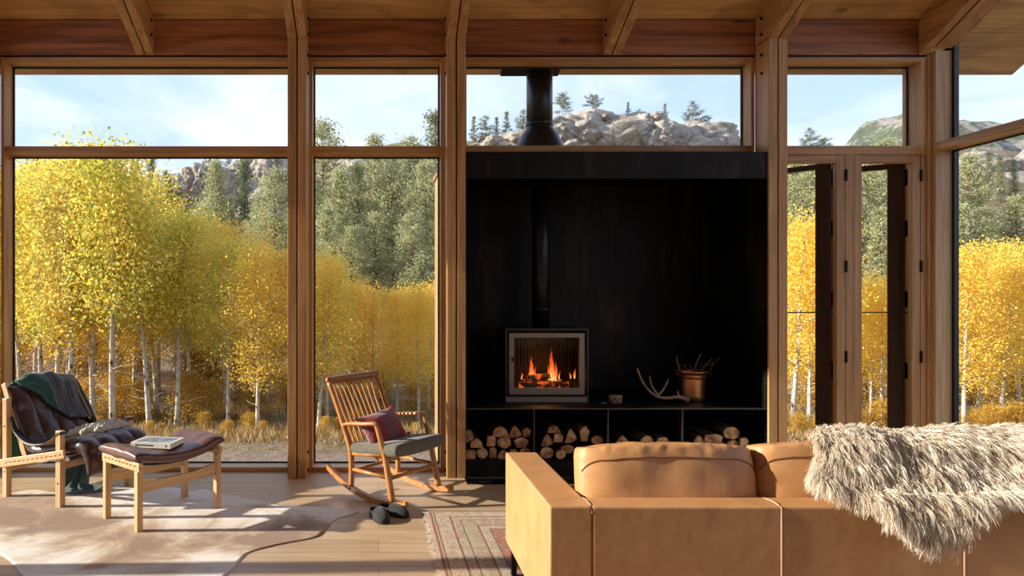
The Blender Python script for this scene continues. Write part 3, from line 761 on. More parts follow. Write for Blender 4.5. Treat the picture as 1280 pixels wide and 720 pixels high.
# sling and tufted leather cushion, one piece from head to knee
def tuft(s, t, side):
    a = abs(math.sin((s + 1) * math.pi * 3.5)) ** .4; b = abs(math.sin((t + 1) * math.pi * 2.0 + 0.0)) ** .35
    n = mnoise.noise(Vector((s * 3, t * 3, side))) * .18
    return .60 + .40 * min(a, b) + n
cpath = [(-.375, 0, .845), (-.30, 0, .70), (-.20, 0, .50), (-.11, 0, .385), (.0, 0, .375), (.18, 0, .415), (.36, 0, .448), (.455, 0, .435), (.515, 0, .36), (.54, 0, .25)]
pad('leather_cushion', M['brown'], lounge, [(u + .02, v, z) for u, v, z in cpath], (0, 1, 0), .60, .125, 96, 60, 8, tuft, power=.42)
pad('canvas_sling', M['strapedge'], lounge, [(-.33, 0, .72), (-.17, 0, .36), (-.02, 0, .285), (.2, 0, .335), (.34, 0, .375)], (0, 1, 0), .58, .012, 24, 8, 20)
# sheepskin on the seat
def wool_m(name, a, b_):
    m, nt, b = mk(name); v, raw = coords(nt, False)
    n = noise_t(nt, v, 60, 4, .7); r = ramp(nt, [(.3, a), (.65, b_)]); nt.links.new(n, r.inputs[0]); nt.links.new(r.outputs[0], b.inputs['Base Color'])
    b.inputs['Roughness'].default_value = 1; b.inputs['Sheen Weight'].default_value = .3; bump(nt, b, n, 1.0, .02); return m
M['cream'] = wool_m('cream_wool', (.50, .45, .34), (.80, .75, .63))
WL = local_frame(lc[0], lc[1], CA)
sk = pad('sheepskin', M['cream'], None, [tuple(WL(u, v, z)) for u, v, z in ((.08, .08, .465), (.15, .08, .482), (.22, .09, .497), (.30, .10, .512), (.37, .10, .512))], tuple(WL(0, 1) - WL(0, 0)), .36, .085, 60, 60, 4,
         lambda s, t, sd: 1 + .9 * mnoise.noise(Vector((s * 7, t * 7, sd * 3.0))), power=.5, wfn=lambda s: 1 + .15 * math.sin(s * 7))
tag(sk, 'cream sheepskin lying on the brown leather lounge chair seat', 'sheepskin')
# blanket thrown over the back
def blanket_m():
    m, nt, b = mk('plaid_blanket'); tc = N(nt, 'TexCoord'); sp = N(nt, 'SeparateXYZ'); nt.links.new(tc.outputs['UV'], sp.inputs[0])
    u, v = sp.outputs[0], sp.outputs[1]
    gr = ramp(nt, [(0, (.012, .075, .055)), (.36, (.014, .085, .062)), (.37, (.035, .04, .045)), (1, (.055, .058, .063))], 'CONSTANT'); nt.links.new(v, gr.inputs[0])
    w1 = mathn(nt, 'GREATER_THAN', mathn(nt, 'SINE', mathn(nt, 'MULTIPLY', v, 120)), .55)
    w2 = mathn(nt, 'GREATER_THAN', mathn(nt, 'SINE', mathn(nt, 'MULTIPLY', v, 37)), .4)
    gd = mathn(nt, 'GREATER_THAN', v, .37)
    k = mathn(nt, 'MULTIPLY', mathn(nt, 'MULTIPLY', mathn(nt, 'ADD', w1, w2), .28), gd)
    col = mixc(nt, k, gr.outputs[0], (.20, .21, .225))
    gl = mathn(nt, 'LESS_THAN', mathn(nt, 'ABSOLUTE', mathn(nt, 'SUBTRACT', v, .80)), .008)
    col = mixc(nt, gl, col, (.35, .27, .06))
    nt.links.new(col, b.inputs['Base Color']); b.inputs['Roughness'].default_value = .95; b.inputs['Sheen Weight'].default_value = .2
    bump(nt, b, noise_t(nt, tc.outputs['Object'], 260, 2, .6), .3, .002); return m
M['blanket'] = blanket_m()
def cloth(name, mat, fnP, nu, nv, thick=.008):
    V = [fnP(i / (nu - 1), j / (nv - 1)) for i in range(nu) for j in range(nv)]
    Fc = [(i * nv + j, i * nv + j + 1, (i + 1) * nv + j + 1, (i + 1) * nv + j) for i in range(nu - 1) for j in range(nv - 1)]
    me = bpy.data.meshes.new(name); me.from_pydata([tuple(v) for v in V], [], Fc)
    uv = me.uv_layers.new(name='UVMap')
    for lp in me.loops:
        i, j = divmod(lp.vertex_index, nv); uv.data[lp.index].uv = (i / (nu - 1), j / (nv - 1))
    for p in me.polygons: p.use_smooth = True
    o = put(name, me, mat)
    s = o.modifiers.new('solid', 'SOLIDIFY'); s.thickness = thick; s.offset = 0
    return o
# a: along the drape (rear, over the top, down the front); v: across the back
dr = [(-.47, .20), (-.47, .35), (-.46, .55), (-.45, .74), (-.425, .835), (-.365, .872), (-.285, .82), (-.235, .72), (-.165, .58), (-.10, .50), (.0, .470), (.10, .485)]
def bl(a, b):
    v = -.215 + b * .62
    # diagonal front hem: short at the green near end, long towards the far side
    end = 5.5 + 2.9 * min(1, b / .5) ** .8 + (.5 * (b - .5) / .5 if b > .5 else 0)
    t = a * end; k = min(int(t), len(dr) - 2); f = t - k
    u = dr[k][0] * (1 - f) + dr[k + 1][0] * f; z = dr[k][1] * (1 - f) + dr[k + 1][1] * f
    wv = math.sin(b * 13 + a * 3) * .012 + mnoise.noise(Vector((a * 5, b * 5, 2.2))) * .025
    nrm = (.85, .5) if t > 5 else ((0, 1) if t > 4 else (-1, 0))
    over = max(0, b - .84) / .16
    z2 = z - .26 * over ** 1.4 * (1 if t > 3 else .4) + .035 * math.sin(min(1, b * 1.25) * math.pi) * (1 if 2.5 < t < 7 else .2)
    u2 = u
    return WL(u2 + nrm[0] * (abs(wv) + .012), v + wv * .5, z2 + nrm[1] * (abs(wv) + .008))
bk = cloth('blanket', M['blanket'], bl, 70, 60, .009)
tag(bk, 'dark green and grey plaid wool blanket draped over the lounge chair back', 'blanket')
# teal scarf end trailing on the floor under the chair
M['teal'] = plain('teal_wool', (.045, .095, .105), .95, 0, 120, .4, .4, 200, sheen=.2)
def tl(a, b):
    P = resample([(-.18, .30, .27), (-.10, .18, .16), (.0, .06, .05), (.06, .0, .016), (.16, .02, .012), (.28, .06, .02)], 30)
    p = P[min(29, int(a * 29))]; w = (b - .5) * (.16 + .16 * a)
    return WL(p.x + w * .4, p.y + w * .8, p.z + .012 * math.sin(b * 14 + a * 6) * (1 - .3 * a) + (.02 if b > .5 else 0) * math.sin(b * 6) ** 2 + .012)
o = cloth('scarf', M['teal'], tl, 30, 24, .006); tag(o, 'blue-green wool cloth trailing on the floor beneath the lounge chair', 'cloth')

# ---------------------------------------------------------------- ottoman and book
OA = math.radians(50.5)
oc = (-1.545, 4.715)
ot = thing('ottoman', 'wood framed footstool with saggy red-brown leather cushion', 'footstool', (oc[0], oc[1], 0), OA)
def ob_(name, a, b, w, h, mat='oak', up=(0, 0, 1), **k): return MB().bar(a, b, w, h, up).build(name, M[mat], ot, world=False, bevel=.004)
OX, OYw = .315, .205
for su in (-1, 1):
    for sv in (-1, 1):
        ob_('leg', (su * OX, sv * OYw, 0), (su * OX, sv * OYw, .40), .042, .042, up=(1, 0, 0))
    ob_('end_rail', (su * (OX + .004), -OYw - .035, .43), (su * (OX + .004), OYw + .035, .43), .03, .058, 'oak_x')
    lac = MB()
    for k in range(9):
        v = -.20 + k * .047; lac.bar((su * (OX + .0195), v, .435), (su * (OX + .0195), v + .026, .435), .0025, .007)
    lac.build('lacing', M['gapblack'], ot, world=False)
for sv in (-1, 1):
    # curved stretcher
    mb = MB(); n = 14
    for i in range(n):
        t0, t1 = -1 + 2 * i / n, -1 + 2 * (i + 1) / n
        mb.hexa([(x, sv * OYw + q, .25 - .0 + z_) for (x, q, z_) in
                 ((t0 * OX, -.011, 0), (t1 * OX, -.011, 0), (t1 * OX, .011, 0), (t0 * OX, .011, 0),
                  (t0 * OX, -.011, .062 + .03 * t0 * t0), (t1 * OX, -.011, .062 + .03 * t1 * t1), (t1 * OX, .011, .062 + .03 * t1 * t1), (t0 * OX, .011, .062 + .03 * t0 * t0))])
    mb.build('stretcher', M['oak_x'], ot, world=False)
def otf(s, t, sd):
    a = abs(math.sin((s + 1) * math.pi * 1.5)) ** .5
    return .82 + .14 * a + .16 * mnoise.noise(Vector((s * 3, t * 3, sd)))
opath = [(-.36, 0, .495), (-.30, 0, .492), (-.18, 0, .462), (0, 0, .448), (.18, 0, .462), (.29, 0, .497), (.355, 0, .502)]
pad('leather_cushion', M['ottoleather'], ot, opath, (0, 1, 0), .50, .095, 60, 40, 5, otf, power=.4)
pad('sling', M['strap'], ot, [(-.31, 0, .435), (-.15, 0, .405), (0, 0, .396), (.15, 0, .405), (.31, 0, .435)], (0, 1, 0), .36, .008, 24, 6, 20)
# book
def cover_m():
    m, nt, b = mk('book_cover'); tc = N(nt, 'TexCoord'); sp = N(nt, 'SeparateXYZ'); nt.links.new(tc.outputs['Object'], sp.inputs[0])
    n = noise_t(nt, tc.outputs['Object'], 9, 4, .6, .6)
    r = ramp(nt, [(.3, (.05, .06, .075)), (.5, (.22, .25, .31)), (.75, (.55, .58, .62))]); nt.links.new(n, r.inputs[0])
    ed = mathn(nt, 'GREATER_THAN', mathn(nt, 'ABSOLUTE', sp.outputs[0]), .128)
    top = mathn(nt, 'LESS_THAN', mathn(nt, 'ABSOLUTE', sp.outputs[1]), .082)
    nt.links.new(mixc(nt, mathn(nt, 'MULTIPLY', top, mathn(nt, 'SUBTRACT', 1, ed)), (.72, .69, .62), r.outputs[0]), b.inputs['Base Color']); b.inputs['Roughness'].default_value = .35; return m
M['cover'] = cover_m(); M['paper'] = plain('book_pages', (.75, .71, .62), .9); M['spine'] = plain('book_spine', (.70, .67, .60), .5)
BA = math.radians(-11)
bkz = .503
bo = thing('book', 'large closed picture book with pale spine lying on the footstool', 'book', (-1.565, 4.66, bkz), BA)
bw2, bd = .150, .100
MB().box(-bw2 + .004, bw2 - .004, -bd + .004, bd - .004, .004, .032).build('pages', M['paper'], bo, world=False)
MB().box(-bw2, bw2, -bd, bd, .032, .036).build('front_cover', M['cover'], bo, world=False)
MB().box(-bw2, bw2, -bd, bd, 0, .004).build('back_cover', M['spine'], bo, world=False)
MB().box(-bw2, bw2, -bd - .003, -bd, 0, .036).build('spine', M['spine'], bo, world=False)
ti = MB()
rb = random.Random(2)
x = -.115
while x < .01:
    w = .008 + rb.random() * .006; ti.box(x, x + w, -bd - .0036, -bd - .003, .013, .023); x += w + .004
ti.box(.112, .124, -bd - .0036, -bd - .003, .012, .024)
ti.build('spine_lettering', M['strap'], bo, world=False)

# ---------------------------------------------------------------- rocking chair
RA = math.radians(-42)
rc = (.2275, 5.088)
ro = thing('rocking_chair', 'teak rocking chair with spindle back and grey-green seat by the window', 'rocking chair', (rc[0], rc[1], 0), RA)
VS = .28
def rb_(name, pts, rad, mat='teak', flat=1.0, n=10):
    return MB().tube(pts, rad, n, flat).build(name, M[mat], ro, world=False, smooth=True)
for s in (-1, 1):
    v = s * VS
    # rocker runner: an arc, flat sided
    mb = MB(); n = 26; Rr = 1.05
    us = [-.60 + .82 * i / n for i in range(n + 1)]
    zr = lambda u: Rr - math.sqrt(Rr * Rr - (u + .03) ** 2)
    for i in range(n):
        a, b = us[i], us[i + 1]
        hA = .042; w = .017
        mb.hexa([(a, v - w, zr(a)), (b, v - w, zr(b)), (b, v + w, zr(b)), (a, v + w, zr(a)), (a, v - w, zr(a) + hA), (b, v - w, zr(b) + hA), (b, v + w, zr(b) + hA), (a, v + w, zr(a) + hA)])
    mb.build('rocker', M['teak'], ro, world=False)
    rb_('rocker_tip', [(.205, v, zr(.21) + .022), (.225, v, zr(.225) + .024)], [.024, .017])
    # rear leg running up into the back post
    P = resample([(-.34, v, .05), (-.335, v, .20), (-.345, v, .36), (-.40, v, .49), (-.49, v, .68), (-.585, v * 1.02, .868)], 26)
    rb_('back_post', P, [.024 - .007 * abs(i / 25 - .35) for i in range(26)], n=10)
    P = resample([(.085, v, .045), (.05, v, .20), (.005, v, .38), (-.055, v * 1.02, .555), (-.068, v * 1.03, .588)], 18)
    rb_('front_leg', P, [.027 - .010 * i / 17 for i in range(18)])
    P = resample([(-.435, v, .545), (-.34, v * 1.04, .568), (-.20, v * 1.07, .585), (-.085, v * 1.06, .600), (-.055, v * 1.03, .590)], 20)
    rb_('armrest', P, [.018 + .010 * math.sin(math.pi * i / 19) for i in range(20)], flat=.6)
    rb_('side_stretcher', [(-.335, v, .215), (.05, v, .215)], [.014, .014])
    rb_('side_rail', [(-.345, v, .335), (.01, v, .372)], [.013, .013], flat=1.3)
rb_('front_stretcher', [(.05, -VS, .21), (.05, VS, .21)], [.016, .016])
rb_('rear_stretcher', [(-.335, -VS, .20), (-.335, VS, .20)], [.014, .014])
rb_('front_rail', [(.01, -VS, .365), (.01, VS, .365)], [.018, .018], flat=1.3); rb_('rear_rail', [(-.345, -VS, .335), (-.345, VS, .335)], [.018, .018], flat=1.3)
# crest: bowed backwards
P = [(-.585 - .05 * math.cos(math.pi * t / 2) ** 1, t * VS * 1.08, .872 + .012 * t * t) for t in [-1 + 2 * i / 20 for i in range(21)]]
rb_('crest_rail', P, [.020 + .006 * math.cos(math.pi * (i / 20 - .5)) for i in range(21)], 'teak_dark', flat=1.35)
for i in range(9):
    t = -.8 + 1.6 * i / 8
    P = resample([(-.345, t * VS * .92, .345), (-.42, t * VS * .93, .50), (-.52, t * VS * .95, .68), (-.585 - .05 * math.cos(math.pi * t / 2), t * VS * 1.0, .870)], 14)
    rb_('spindle', P, [.0075 + .002 * math.sin(math.pi * j / 13) for j in range(14)], n=8)
pad('seat_cushion', M['seatfabric'], ro, [(-.35, 0, .372), (-.2, 0, .378), (0, 0, .408), (.135, 0, .425)], (0, 1, 0), .60, .100, 40, 40, 7,
    lambda s, t, sd: (1 + .25 * (1 - t * t) if sd > 0 else 1.0), power=.22)
# scatter cushion
def knit_m():
    m, nt, b = mk('striped_knit'); tc = N(nt, 'TexCoord'); sp = N(nt, 'SeparateXYZ'); nt.links.new(tc.outputs['Generated'], sp.inputs[0])
    n = noise_t(nt, tc.outputs['Object'], 40, 3, .6)
    x = mathn(nt, 'ADD', sp.outputs[1], mathn(nt, 'MULTIPLY', n, .05))
    r = ramp(nt, [(0, (.30, .12, .15)), (.13, (.27, .10, .125)), (.14, (.27, .026, .018)), (.40, (.27, .028, .02)), (.41, (.19, .065, .085)), (.70, (.20, .07, .09)), (.71, (.24, .022, .016)), (.9, (.32, .04, .025))], 'CONSTANT'); nt.links.new(x, r.inputs[0])
    nt.links.new(mixc(nt, .5, r.outputs[0], ramp_out(nt, n), 'MULTIPLY'), b.inputs['Base Color']); b.inputs['Roughness'].default_value = .95; b.inputs['Sheen Weight'].default_value = .3
    bump(nt, b, n, .8, .008); return m
def ramp_out(nt, n):
    r = ramp(nt, [(.3, (.6, .6, .6)), (.7, (1.15, 1.15, 1.15))]); nt.links.new(n, r.inputs[0]); return r.outputs[0]
M['knit'] = knit_m()
WR = local_frame(rc[0], rc[1], RA)
pc = (-.215, -.05)
pp = thing('throw_pillow', 'dark red and mauve striped knit pillow on the rocking chair seat', 'pillow', tuple(WR(pc[0], pc[1], .375)), RA)
cornr = lambda s: 1
pad('pillow_cover', M['knit'], pp, [(.085, 0, .035), (.05, 0, .085), (.0, 0, .15), (-.055, 0, .205), (-.09, 0, .245)], (0, 1, .10), .47, .15, 40, 48, 2.4, None, power=.8,
    off=lambda s, t, p, n: Vector((0, 0, -.030 * (1 - s * s) * 0 + .018 * s * t * t)) + Vector((0, -t * .03 * (1 - abs(s) ** 3), 0)))
for (u, v, z) in ((-.085, -.225, .235), (.08, -.225, .030), (-.085, .225, .285), (.08, .225, .075)): MB().lathe([(0, -.014), (.012, -.008), (.015, 0), (.010, .010), (0, .013)], 10, (u, v, z)).build('corner_tassel', M['knit'], pp, world=False, smooth=True)

# ---------------------------------------------------------------- slippers
M['felt'] = plain('charcoal_felt', (.018, .019, .021), .95, 0, 60, .5, .6, 240, sheen=.15)
M['sole'] = plain('slipper_sole', (.01, .01, .011), .8); M['feltin'] = plain('slipper_lining', (.035, .036, .040), .95)
def slipper(loc, ang, label):
    r = thing('slipper', label, 'slipper', (loc[0], loc[1], .0), ang)
    Ls = .275
    outline = lambda t: (.036 + .014 * math.sin(math.pi * min(1, t * 1.15)) ** 1 + .012 * t) * (max(0, 1 - (max(0, t - .78) / .22) ** 2) ** .5 if t > .78 else 1) * (max(0, 1 - (max(0, .16 - t) / .16) ** 2) ** .5 if t < .16 else 1)
    n = 28
    # sole
    V = []; Fc = []
    for z in (.0, .016):
        for i in range(n + 1):
            t = .005 + .99 * i / n; V += [(t * Ls, -outline(t) * 1.03, z), (t * Ls, outline(t) * 1.03, z)]
    m = 2 * (n + 1)
    for i in range(n):
        a = 2 * i; Fc += [(a, a + 2, a + 3, a + 1), (m + a, m + a + 1, m + a + 3, m + a + 2), (a, m + a, m + a + 2, a + 2), (a + 1, a + 3, m + a + 3, m + a + 1)]
    Fc += [(0, 1, m + 1, m), (2 * n, m + 2 * n, m + 2 * n + 1, 2 * n + 1)]
    MB().add(V, Fc).build('sole', M['sole'], r, world=False)
    # toe upper: half shell with thickness
    def shell(t0, t1, hfun, name):
        V = []; Fc = []; k = 14; nn = 18
        for off in (0, -.006):
            for i in range(nn + 1):
                t = t0 + (t1 - t0) * i / nn; w = outline(min(t, .992)) + off; h = hfun(t) + off
                for j in range(k + 1):
                    a = math.pi * j / k; V.append((t * Ls + (off if t > .9 else 0), -math.cos(a) * w, .014 + max(.002, h) * math.sin(a) ** .75))
        q = (nn + 1) * (k + 1)
        for i in range(nn):
            for j in range(k):
                a = i * (k + 1) + j; Fc += [(a, a + k + 1, a + k + 2, a + 1), (q + a, q + a + 1, q + a + k + 2, q + a + k + 1)]
        for j in range(k):
            Fc.append((j, j + 1, q + j + 1, q + j)); a = nn * (k + 1) + j; Fc.append((a, q + a, q + a + 1, a + 1))
        MB().add(V, Fc).build(name, M['felt'], r, world=False, smooth=True)
    shell(.46, .995, lambda t: .062 * (1 - ((t - .46) / .56) ** 2.2) ** .5 if t < 1.0 else .004, 'toe_upper')
    # low heel counter round the back
    V = []; Fc = []; k = 22
    for off, z in ((0, .012), (0, .042), (-.006, .042), (-.006, .012)):
        for j in range(k + 1):
            a = math.pi * (j / k - .5)
            t = .48 * (1 - math.cos(a)) ; 
            s_ = 1 if a > 0 else -1; V.append((max(.008, t) * Ls * .98 - off * .8, s_ * (outline(max(t, .004)) + off) if abs(a) > .02 else 0, z + (.012 * t)))
    for i in range(4):
        for j in range(k):
            a = i * (k + 1) + j; b = ((i + 1) % 4) * (k + 1) + j; Fc.append((a, a + 1, b + 1, b))
    MB().add(V, Fc).build('heel_rim', M['felt'], r, world=False, smooth=True)
    V = []; Fc = []
    for i in range(n + 1):
        t = .01 + .97 * i / n; V += [(t * Ls, -outline(t) * .95, .0175), (t * Ls, outline(t) * .95, .0175)]
    for i in range(n): a = 2 * i; Fc.append((a, a + 2, a + 3, a + 1))
    MB().add(V + [(x, y, .016) for x, y, z in V], Fc + [(a_[3] + 2 * n + 2, a_[2] + 2 * n + 2, a_[1] + 2 * n + 2, a_[0] + 2 * n + 2) for a_ in Fc]).build('insole', M['feltin'], r, world=False)
slipper((-.035, 4.735), math.radians(-72), 'charcoal felt slipper on the floor, the left one nearer the camera')
slipper((.015, 4.80), math.radians(-46), 'charcoal felt slipper on the floor, the right one nearer the rug')

# ---------------------------------------------------------------- cowhide
def hide_m():
    m, nt, b = mk('cowhide'); v, raw = coords(nt, False)
    n = noise_t(nt, v, 1.5, 6, .62, .6)
    mp = N(nt, 'Mapping'); mp.inputs['Scale'].default_value = (1, 5, 1); mp.inputs['Rotation'].default_value = (0, 0, .45); nt.links.new(v, mp.inputs['Vector'])
    st_ = noise_t(nt, mp.outputs[0], 7, 6, .7, 1.2)
    sp = N(nt, 'SeparateXYZ'); nt.links.new(raw, sp.inputs[0])
    # brown runs along the back of the animal, white belly edges
    d = mathn(nt, 'ABSOLUTE', mathn(nt, 'ADD', sp.outputs[1], mathn(nt, 'MULTIPLY', sp.outputs[0], .22)))
    k = mathn(nt, 'SUBTRACT', mathn(nt, 'ADD', mathn(nt, 'MULTIPLY', mathn(nt, 'SUBTRACT', n, .5), 3.2), .80), mathn(nt, 'MULTIPLY', d, .95))
    r = ramp(nt, [(.16, (.74, .70, .65)), (.40, (.62, .53, .43)), (.62, (.42, .29, .185)), (.9, (.24, .14, .08))]); nt.links.new(k, r.inputs[0])
    sr = ramp(nt, [(.3, (.78, .74, .70)), (.6, (1.04, 1.04, 1.04))]); nt.links.new(st_, sr.inputs[0])
    nt.links.new(mixc(nt, .7, r.outputs[0], sr.outputs[0], 'MULTIPLY'), b.inputs['Base Color'])
    b.inputs['Roughness'].default_value = .75; b.inputs['Sheen Weight'].default_value = .15
    f = noise_t(nt, v, 160, 3, .6); bump(nt, b, mathn(nt, 'ADD', f, mathn(nt, 'MULTIPLY', st_, 2)), .25, .006); return m
M['hide'] = hide_m()
hp = [(448, 640), (436, 645), (420, 650), (408, 662), (395, 672), (350, 681), (315, 690), (303, 698), (292, 711), (280, 722), (262, 742), (225, 770), (190, 782), (150, 778), (120, 768), (90, 756), (60, 744), (38, 728), (25, 717), (14, 703), (-5, 692), (-45, 682), (-90, 684), (-140, 676), (-170, 660), (-140, 648), (-95, 640), (-60, 632), (-25, 622), (10, 617), (45, 613), (72, 616), (92, 611), (130, 609), (175, 611), (215, 610), (238, 615), (255, 612), (272, 618), (300, 622), (350, 632), (385, 634), (415, 636)]
def fl_pt(px, py): Y = F * EYE / (py - CY); return (PX(px, Y), Y)
poly = [Vector((*fl_pt(*p), 0)) for p in hp]
poly = resample(poly + [poly[0]], 260)[:-1]
cx = sum(p.x for p in poly) / len(poly); cy = sum(p.y for p in poly) / len(poly); cen = Vector((cx, cy, 0))
V = []; Fc = []; n = len(poly); rg = 40
for i in range(rg + 1):
    t = (i / rg)
    for p in poly:
        q = cen.lerp(p, t); z = .004 + .003 * abs(mnoise.noise(Vector((q.x * 2.5, q.y * 2.5, 0)))) + 0
        V.append((q.x - cx, q.y - cy, z))
for i in range(rg):
    for j in range(n): Fc.append((i * n + j, i * n + (j + 1) % n, (i + 1) * n + (j + 1) % n, (i + 1) * n + j))
b0 = len(V)
for p in poly: V.append((p.x - cx, p.y - cy, .0006))
for j in range(n): Fc.append((rg * n + j, rg * n + (j + 1) % n, b0 + (j + 1) % n, b0 + j))
me = bpy.data.meshes.new('cowhide_rug'); me.from_pydata(V, [], Fc)
bm = bmesh.new(); bm.from_mesh(me); bmesh.ops.remove_doubles(bm, verts=bm.verts, dist=1e-5); bm.to_mesh(me); bm.free()
for p in me.polygons: p.use_smooth = True
o = put('cowhide_rug', me, M['hide'], None, (cx, cy, 0)); tag(o, 'white and brown cowhide spread flat under the lounge chair and footstool', 'rug')

# ---------------------------------------------------------------- patterned rug
RHX, RHY = 1.50, 1.30
RC = (.372 + RHX, 4.76 - RHY)
def rug_m():
    m, nt, b = mk('persian_rug'); v, raw = coords(nt, False)
    sp = N(nt, 'SeparateXYZ'); nt.links.new(raw, sp.inputs[0])
    wob = mathn(nt, 'MULTIPLY', mathn(nt, 'SUBTRACT', noise_t(nt, raw, 14, 3, .6), .5), .012)
    dx = mathn(nt, 'SUBTRACT', RHX, mathn(nt, 'ABSOLUTE', sp.outputs[0])); dy = mathn(nt, 'SUBTRACT', RHY, mathn(nt, 'ABSOLUTE', sp.outputs[1]))
    d = mathn(nt, 'ADD', mathn(nt, 'MINIMUM', dx, dy), wob)
    IV, RD, BK, BG, PK = (.50, .42, .31), (.36, .10, .055), (.035, .025, .03), (.42, .35, .24), (.46, .36, .30)
    st = [(0, RD), (.010, BK), (.016, BG), (.030, BK), (.035, RD), (.042, IV), (.130, RD), (.140, BK), (.146, PK), (.200, BK), (.208, BG), (.300, RD), (.306, BK), (.314, IV), (.375, BK), (.382, RD), (1.0, RD)]
    r = ramp(nt, [(min(1, p), c) for p, c in st], 'CONSTANT'); nt.links.new(d, r.inputs[0])
    # motifs: a lattice of rosettes
    vo = N(nt, 'TexVoronoi', Scale=10.5, Randomness=.35); nt.links.new(raw, vo.inputs['Vector'])
    ring = mathn(nt, 'LESS_THAN', mathn(nt, 'ABSOLUTE', mathn(nt, 'SUBTRACT', vo.outputs['Distance'], .33)), .035)
    dot = mathn(nt, 'LESS_THAN', vo.outputs['Distance'], .17)
    vo2 = N(nt, 'TexVoronoi', Scale=23, Randomness=.8); vo2.distance = 'MANHATTAN'; nt.links.new(raw, vo2.inputs['Vector'])
    sc = mathn(nt, 'LESS_THAN', vo2.outputs['Distance'], .26)
    inb = mathn(nt, 'GREATER_THAN', d, .042)
    infl = mathn(nt, 'GREATER_THAN', d, .382)
    c1 = mixc(nt, mathn(nt, 'MULTIPLY', mathn(nt, 'MULTIPLY', sc, inb), .75), r.outputs[0], mixc(nt, infl, (.13, .07, .06), (.52, .42, .30)))
    c1 = mixc(nt, mathn(nt, 'MULTIPLY', mathn(nt, 'MULTIPLY', ring, inb), .7), c1, mixc(nt, infl, (.30, .10, .06), (.10, .10, .13)))
    c1 = mixc(nt, mathn(nt, 'MULTIPLY', mathn(nt, 'MULTIPLY', dot, inb), .6), c1, mixc(nt, infl, (.36, .13, .07), (.50, .42, .33)))
    wn = noise_t(nt, raw, 30, 5, .7); wr = ramp(nt, [(.3, (.75, .75, .75)), (.7, (1.12, 1.12, 1.12))]); nt.links.new(wn, wr.inputs[0])
    fade = mixc(nt, .22, c1, (.50, .40, .30))
    nt.links.new(mixc(nt, .8, fade, wr.outputs[0], 'MULTIPLY'), b.inputs['Base Color']); b.inputs['Roughness'].default_value = .95
    bump(nt, b, noise_t(nt, raw, 320, 2, .6), .3, .003); return m
M['rug'] = rug_m(); M['fringe'] = plain('cotton_fringe', (.62, .55, .45), .95)
rg_ = thing('patterned_rug', 'faded red and ivory patterned oriental rug with fringe, under the tan sofa', 'rug', (RC[0], RC[1], 0), math.radians(.6))
MB().box(-RHX, RHX, -RHY, RHY, .0005, .011).build('rug_pile', M['rug'], rg_, world=False, bevel=.003)
fr = MB(); rf_ = random.Random(4)
for s in (-1, 1):
    y = -RHY
    while y < RHY:
        l = .035 + rf_.random() * .02; a = (rf_.random() - .5) * .025
        fr.bar((s * RHX, y, .006), (s * (RHX + l * .5), y + a * .4, .006), .004, .005); fr.bar((s * (RHX + l * .5), y + a * .4, .006), (s * (RHX + l), y + a, .003), .004, .004); y += .009
fr.build('fringe', M['fringe'], rg_, world=False)

# ---------------------------------------------------------------- sofa
YB0, YF0 = 2.744, 3.70
X0, X1s = .716, 3.53
ZA, ZB = .68, .18
so = thing('sofa', 'long tan leather sofa on thin black legs, seen from behind', 'sofa', ((X0 + X1s) / 2, (YB0 + YF0) / 2, 0))
def rbox(name, x0, x1, y0, y1, z0, z1, mat='tan', bev=.010, par=None, seg=4):
    return MB().box(x0, x1, y0, y1, z0, z1).build(name, M[mat], par or so, bevel=bev, seg=seg)
AW = .178
armL = rbox('arm', X0, X0 + AW, YB0 + .0, YF0, ZB, ZA); armR = rbox('arm', X1s - AW, X1s, YB0, YF0, ZB, ZA)
wl = MB()
for x in (X0 + .006, ):
    wl.tube([(x, YB0 + .012, ZA - .006), (x, YF0 - .02, ZA - .006)], [.005, .005], 8)
wl.tube([(X0 + .006, YB0 + .006, ZB + .02), (X0 + .006, YB0 + .006, ZA - .008)], [.005, .005], 8)
wl.build('arm_welt', M['tan_welt'], armL, smooth=True)
wl = MB().tube([(X1s - .006, YB0 + .012, ZA - .006), (X1s - .006, YF0 - .02, ZA - .006)], [.005, .005], 8); wl.build('arm_welt', M['tan_welt'], armR, smooth=True)
seams = [X0 + AW, 1.687, 2.452, X1s - AW]
for i in range(3):
    b_ = rbox('back_panel', seams[i] + .001, seams[i + 1] - .001, YB0, YB0 + .135, ZB, ZA - .002, bev=.010)
for x in seams[1:3]:
    wl = MB(); wl.tube(resample([(x, YB0 + .13, ZA - .006), (x, YB0 + .06, ZA + .001), (x, YB0 + .012, ZA - .006), (x, YB0 + .001, ZA - .03), (x, YB0 + .001, .4), (x, YB0 + .001, ZB + .02)], 30), [.0045] * 30, 8); wl.build('back_welt', M['tan_welt'], so, smooth=True)
wl = MB(); wl.tube(resample([(X0 + AW, YB0 + .13, ZA - .004), (X0 + AW, YB0 + .06, ZA), (X0 + AW, YB0 + .012, ZA - .006), (X0 + AW, YB0 + .002, ZA - .03)], 12), [.004] * 12, 8)
wl.build('back_welt', M['tan_welt'], so, smooth=True)
rbox('seat_base', X0 + AW, X1s - AW, YB0 + .136, YF0 - .02, ZB, .30, bev=.01)
M['piping'] = plain('dark_piping', (.22, .095, .035), .5)
def crease(seed, amp=.16):
    def f(s, t, sd):
        p = Vector((s * 2.2 + seed, t * 2.6, sd * 1.7))
        e = (abs(s) ** 4 + abs(t) ** 4)
        return 1 + amp * mnoise.noise(p) + .30 * max(0, s) ** 3 * mnoise.noise(Vector((s * 3 + seed, t * 15, sd))) + .12 * abs(t) ** 6 * mnoise.noise(Vector((s * 6 + seed, t * 3, sd)))
    return f
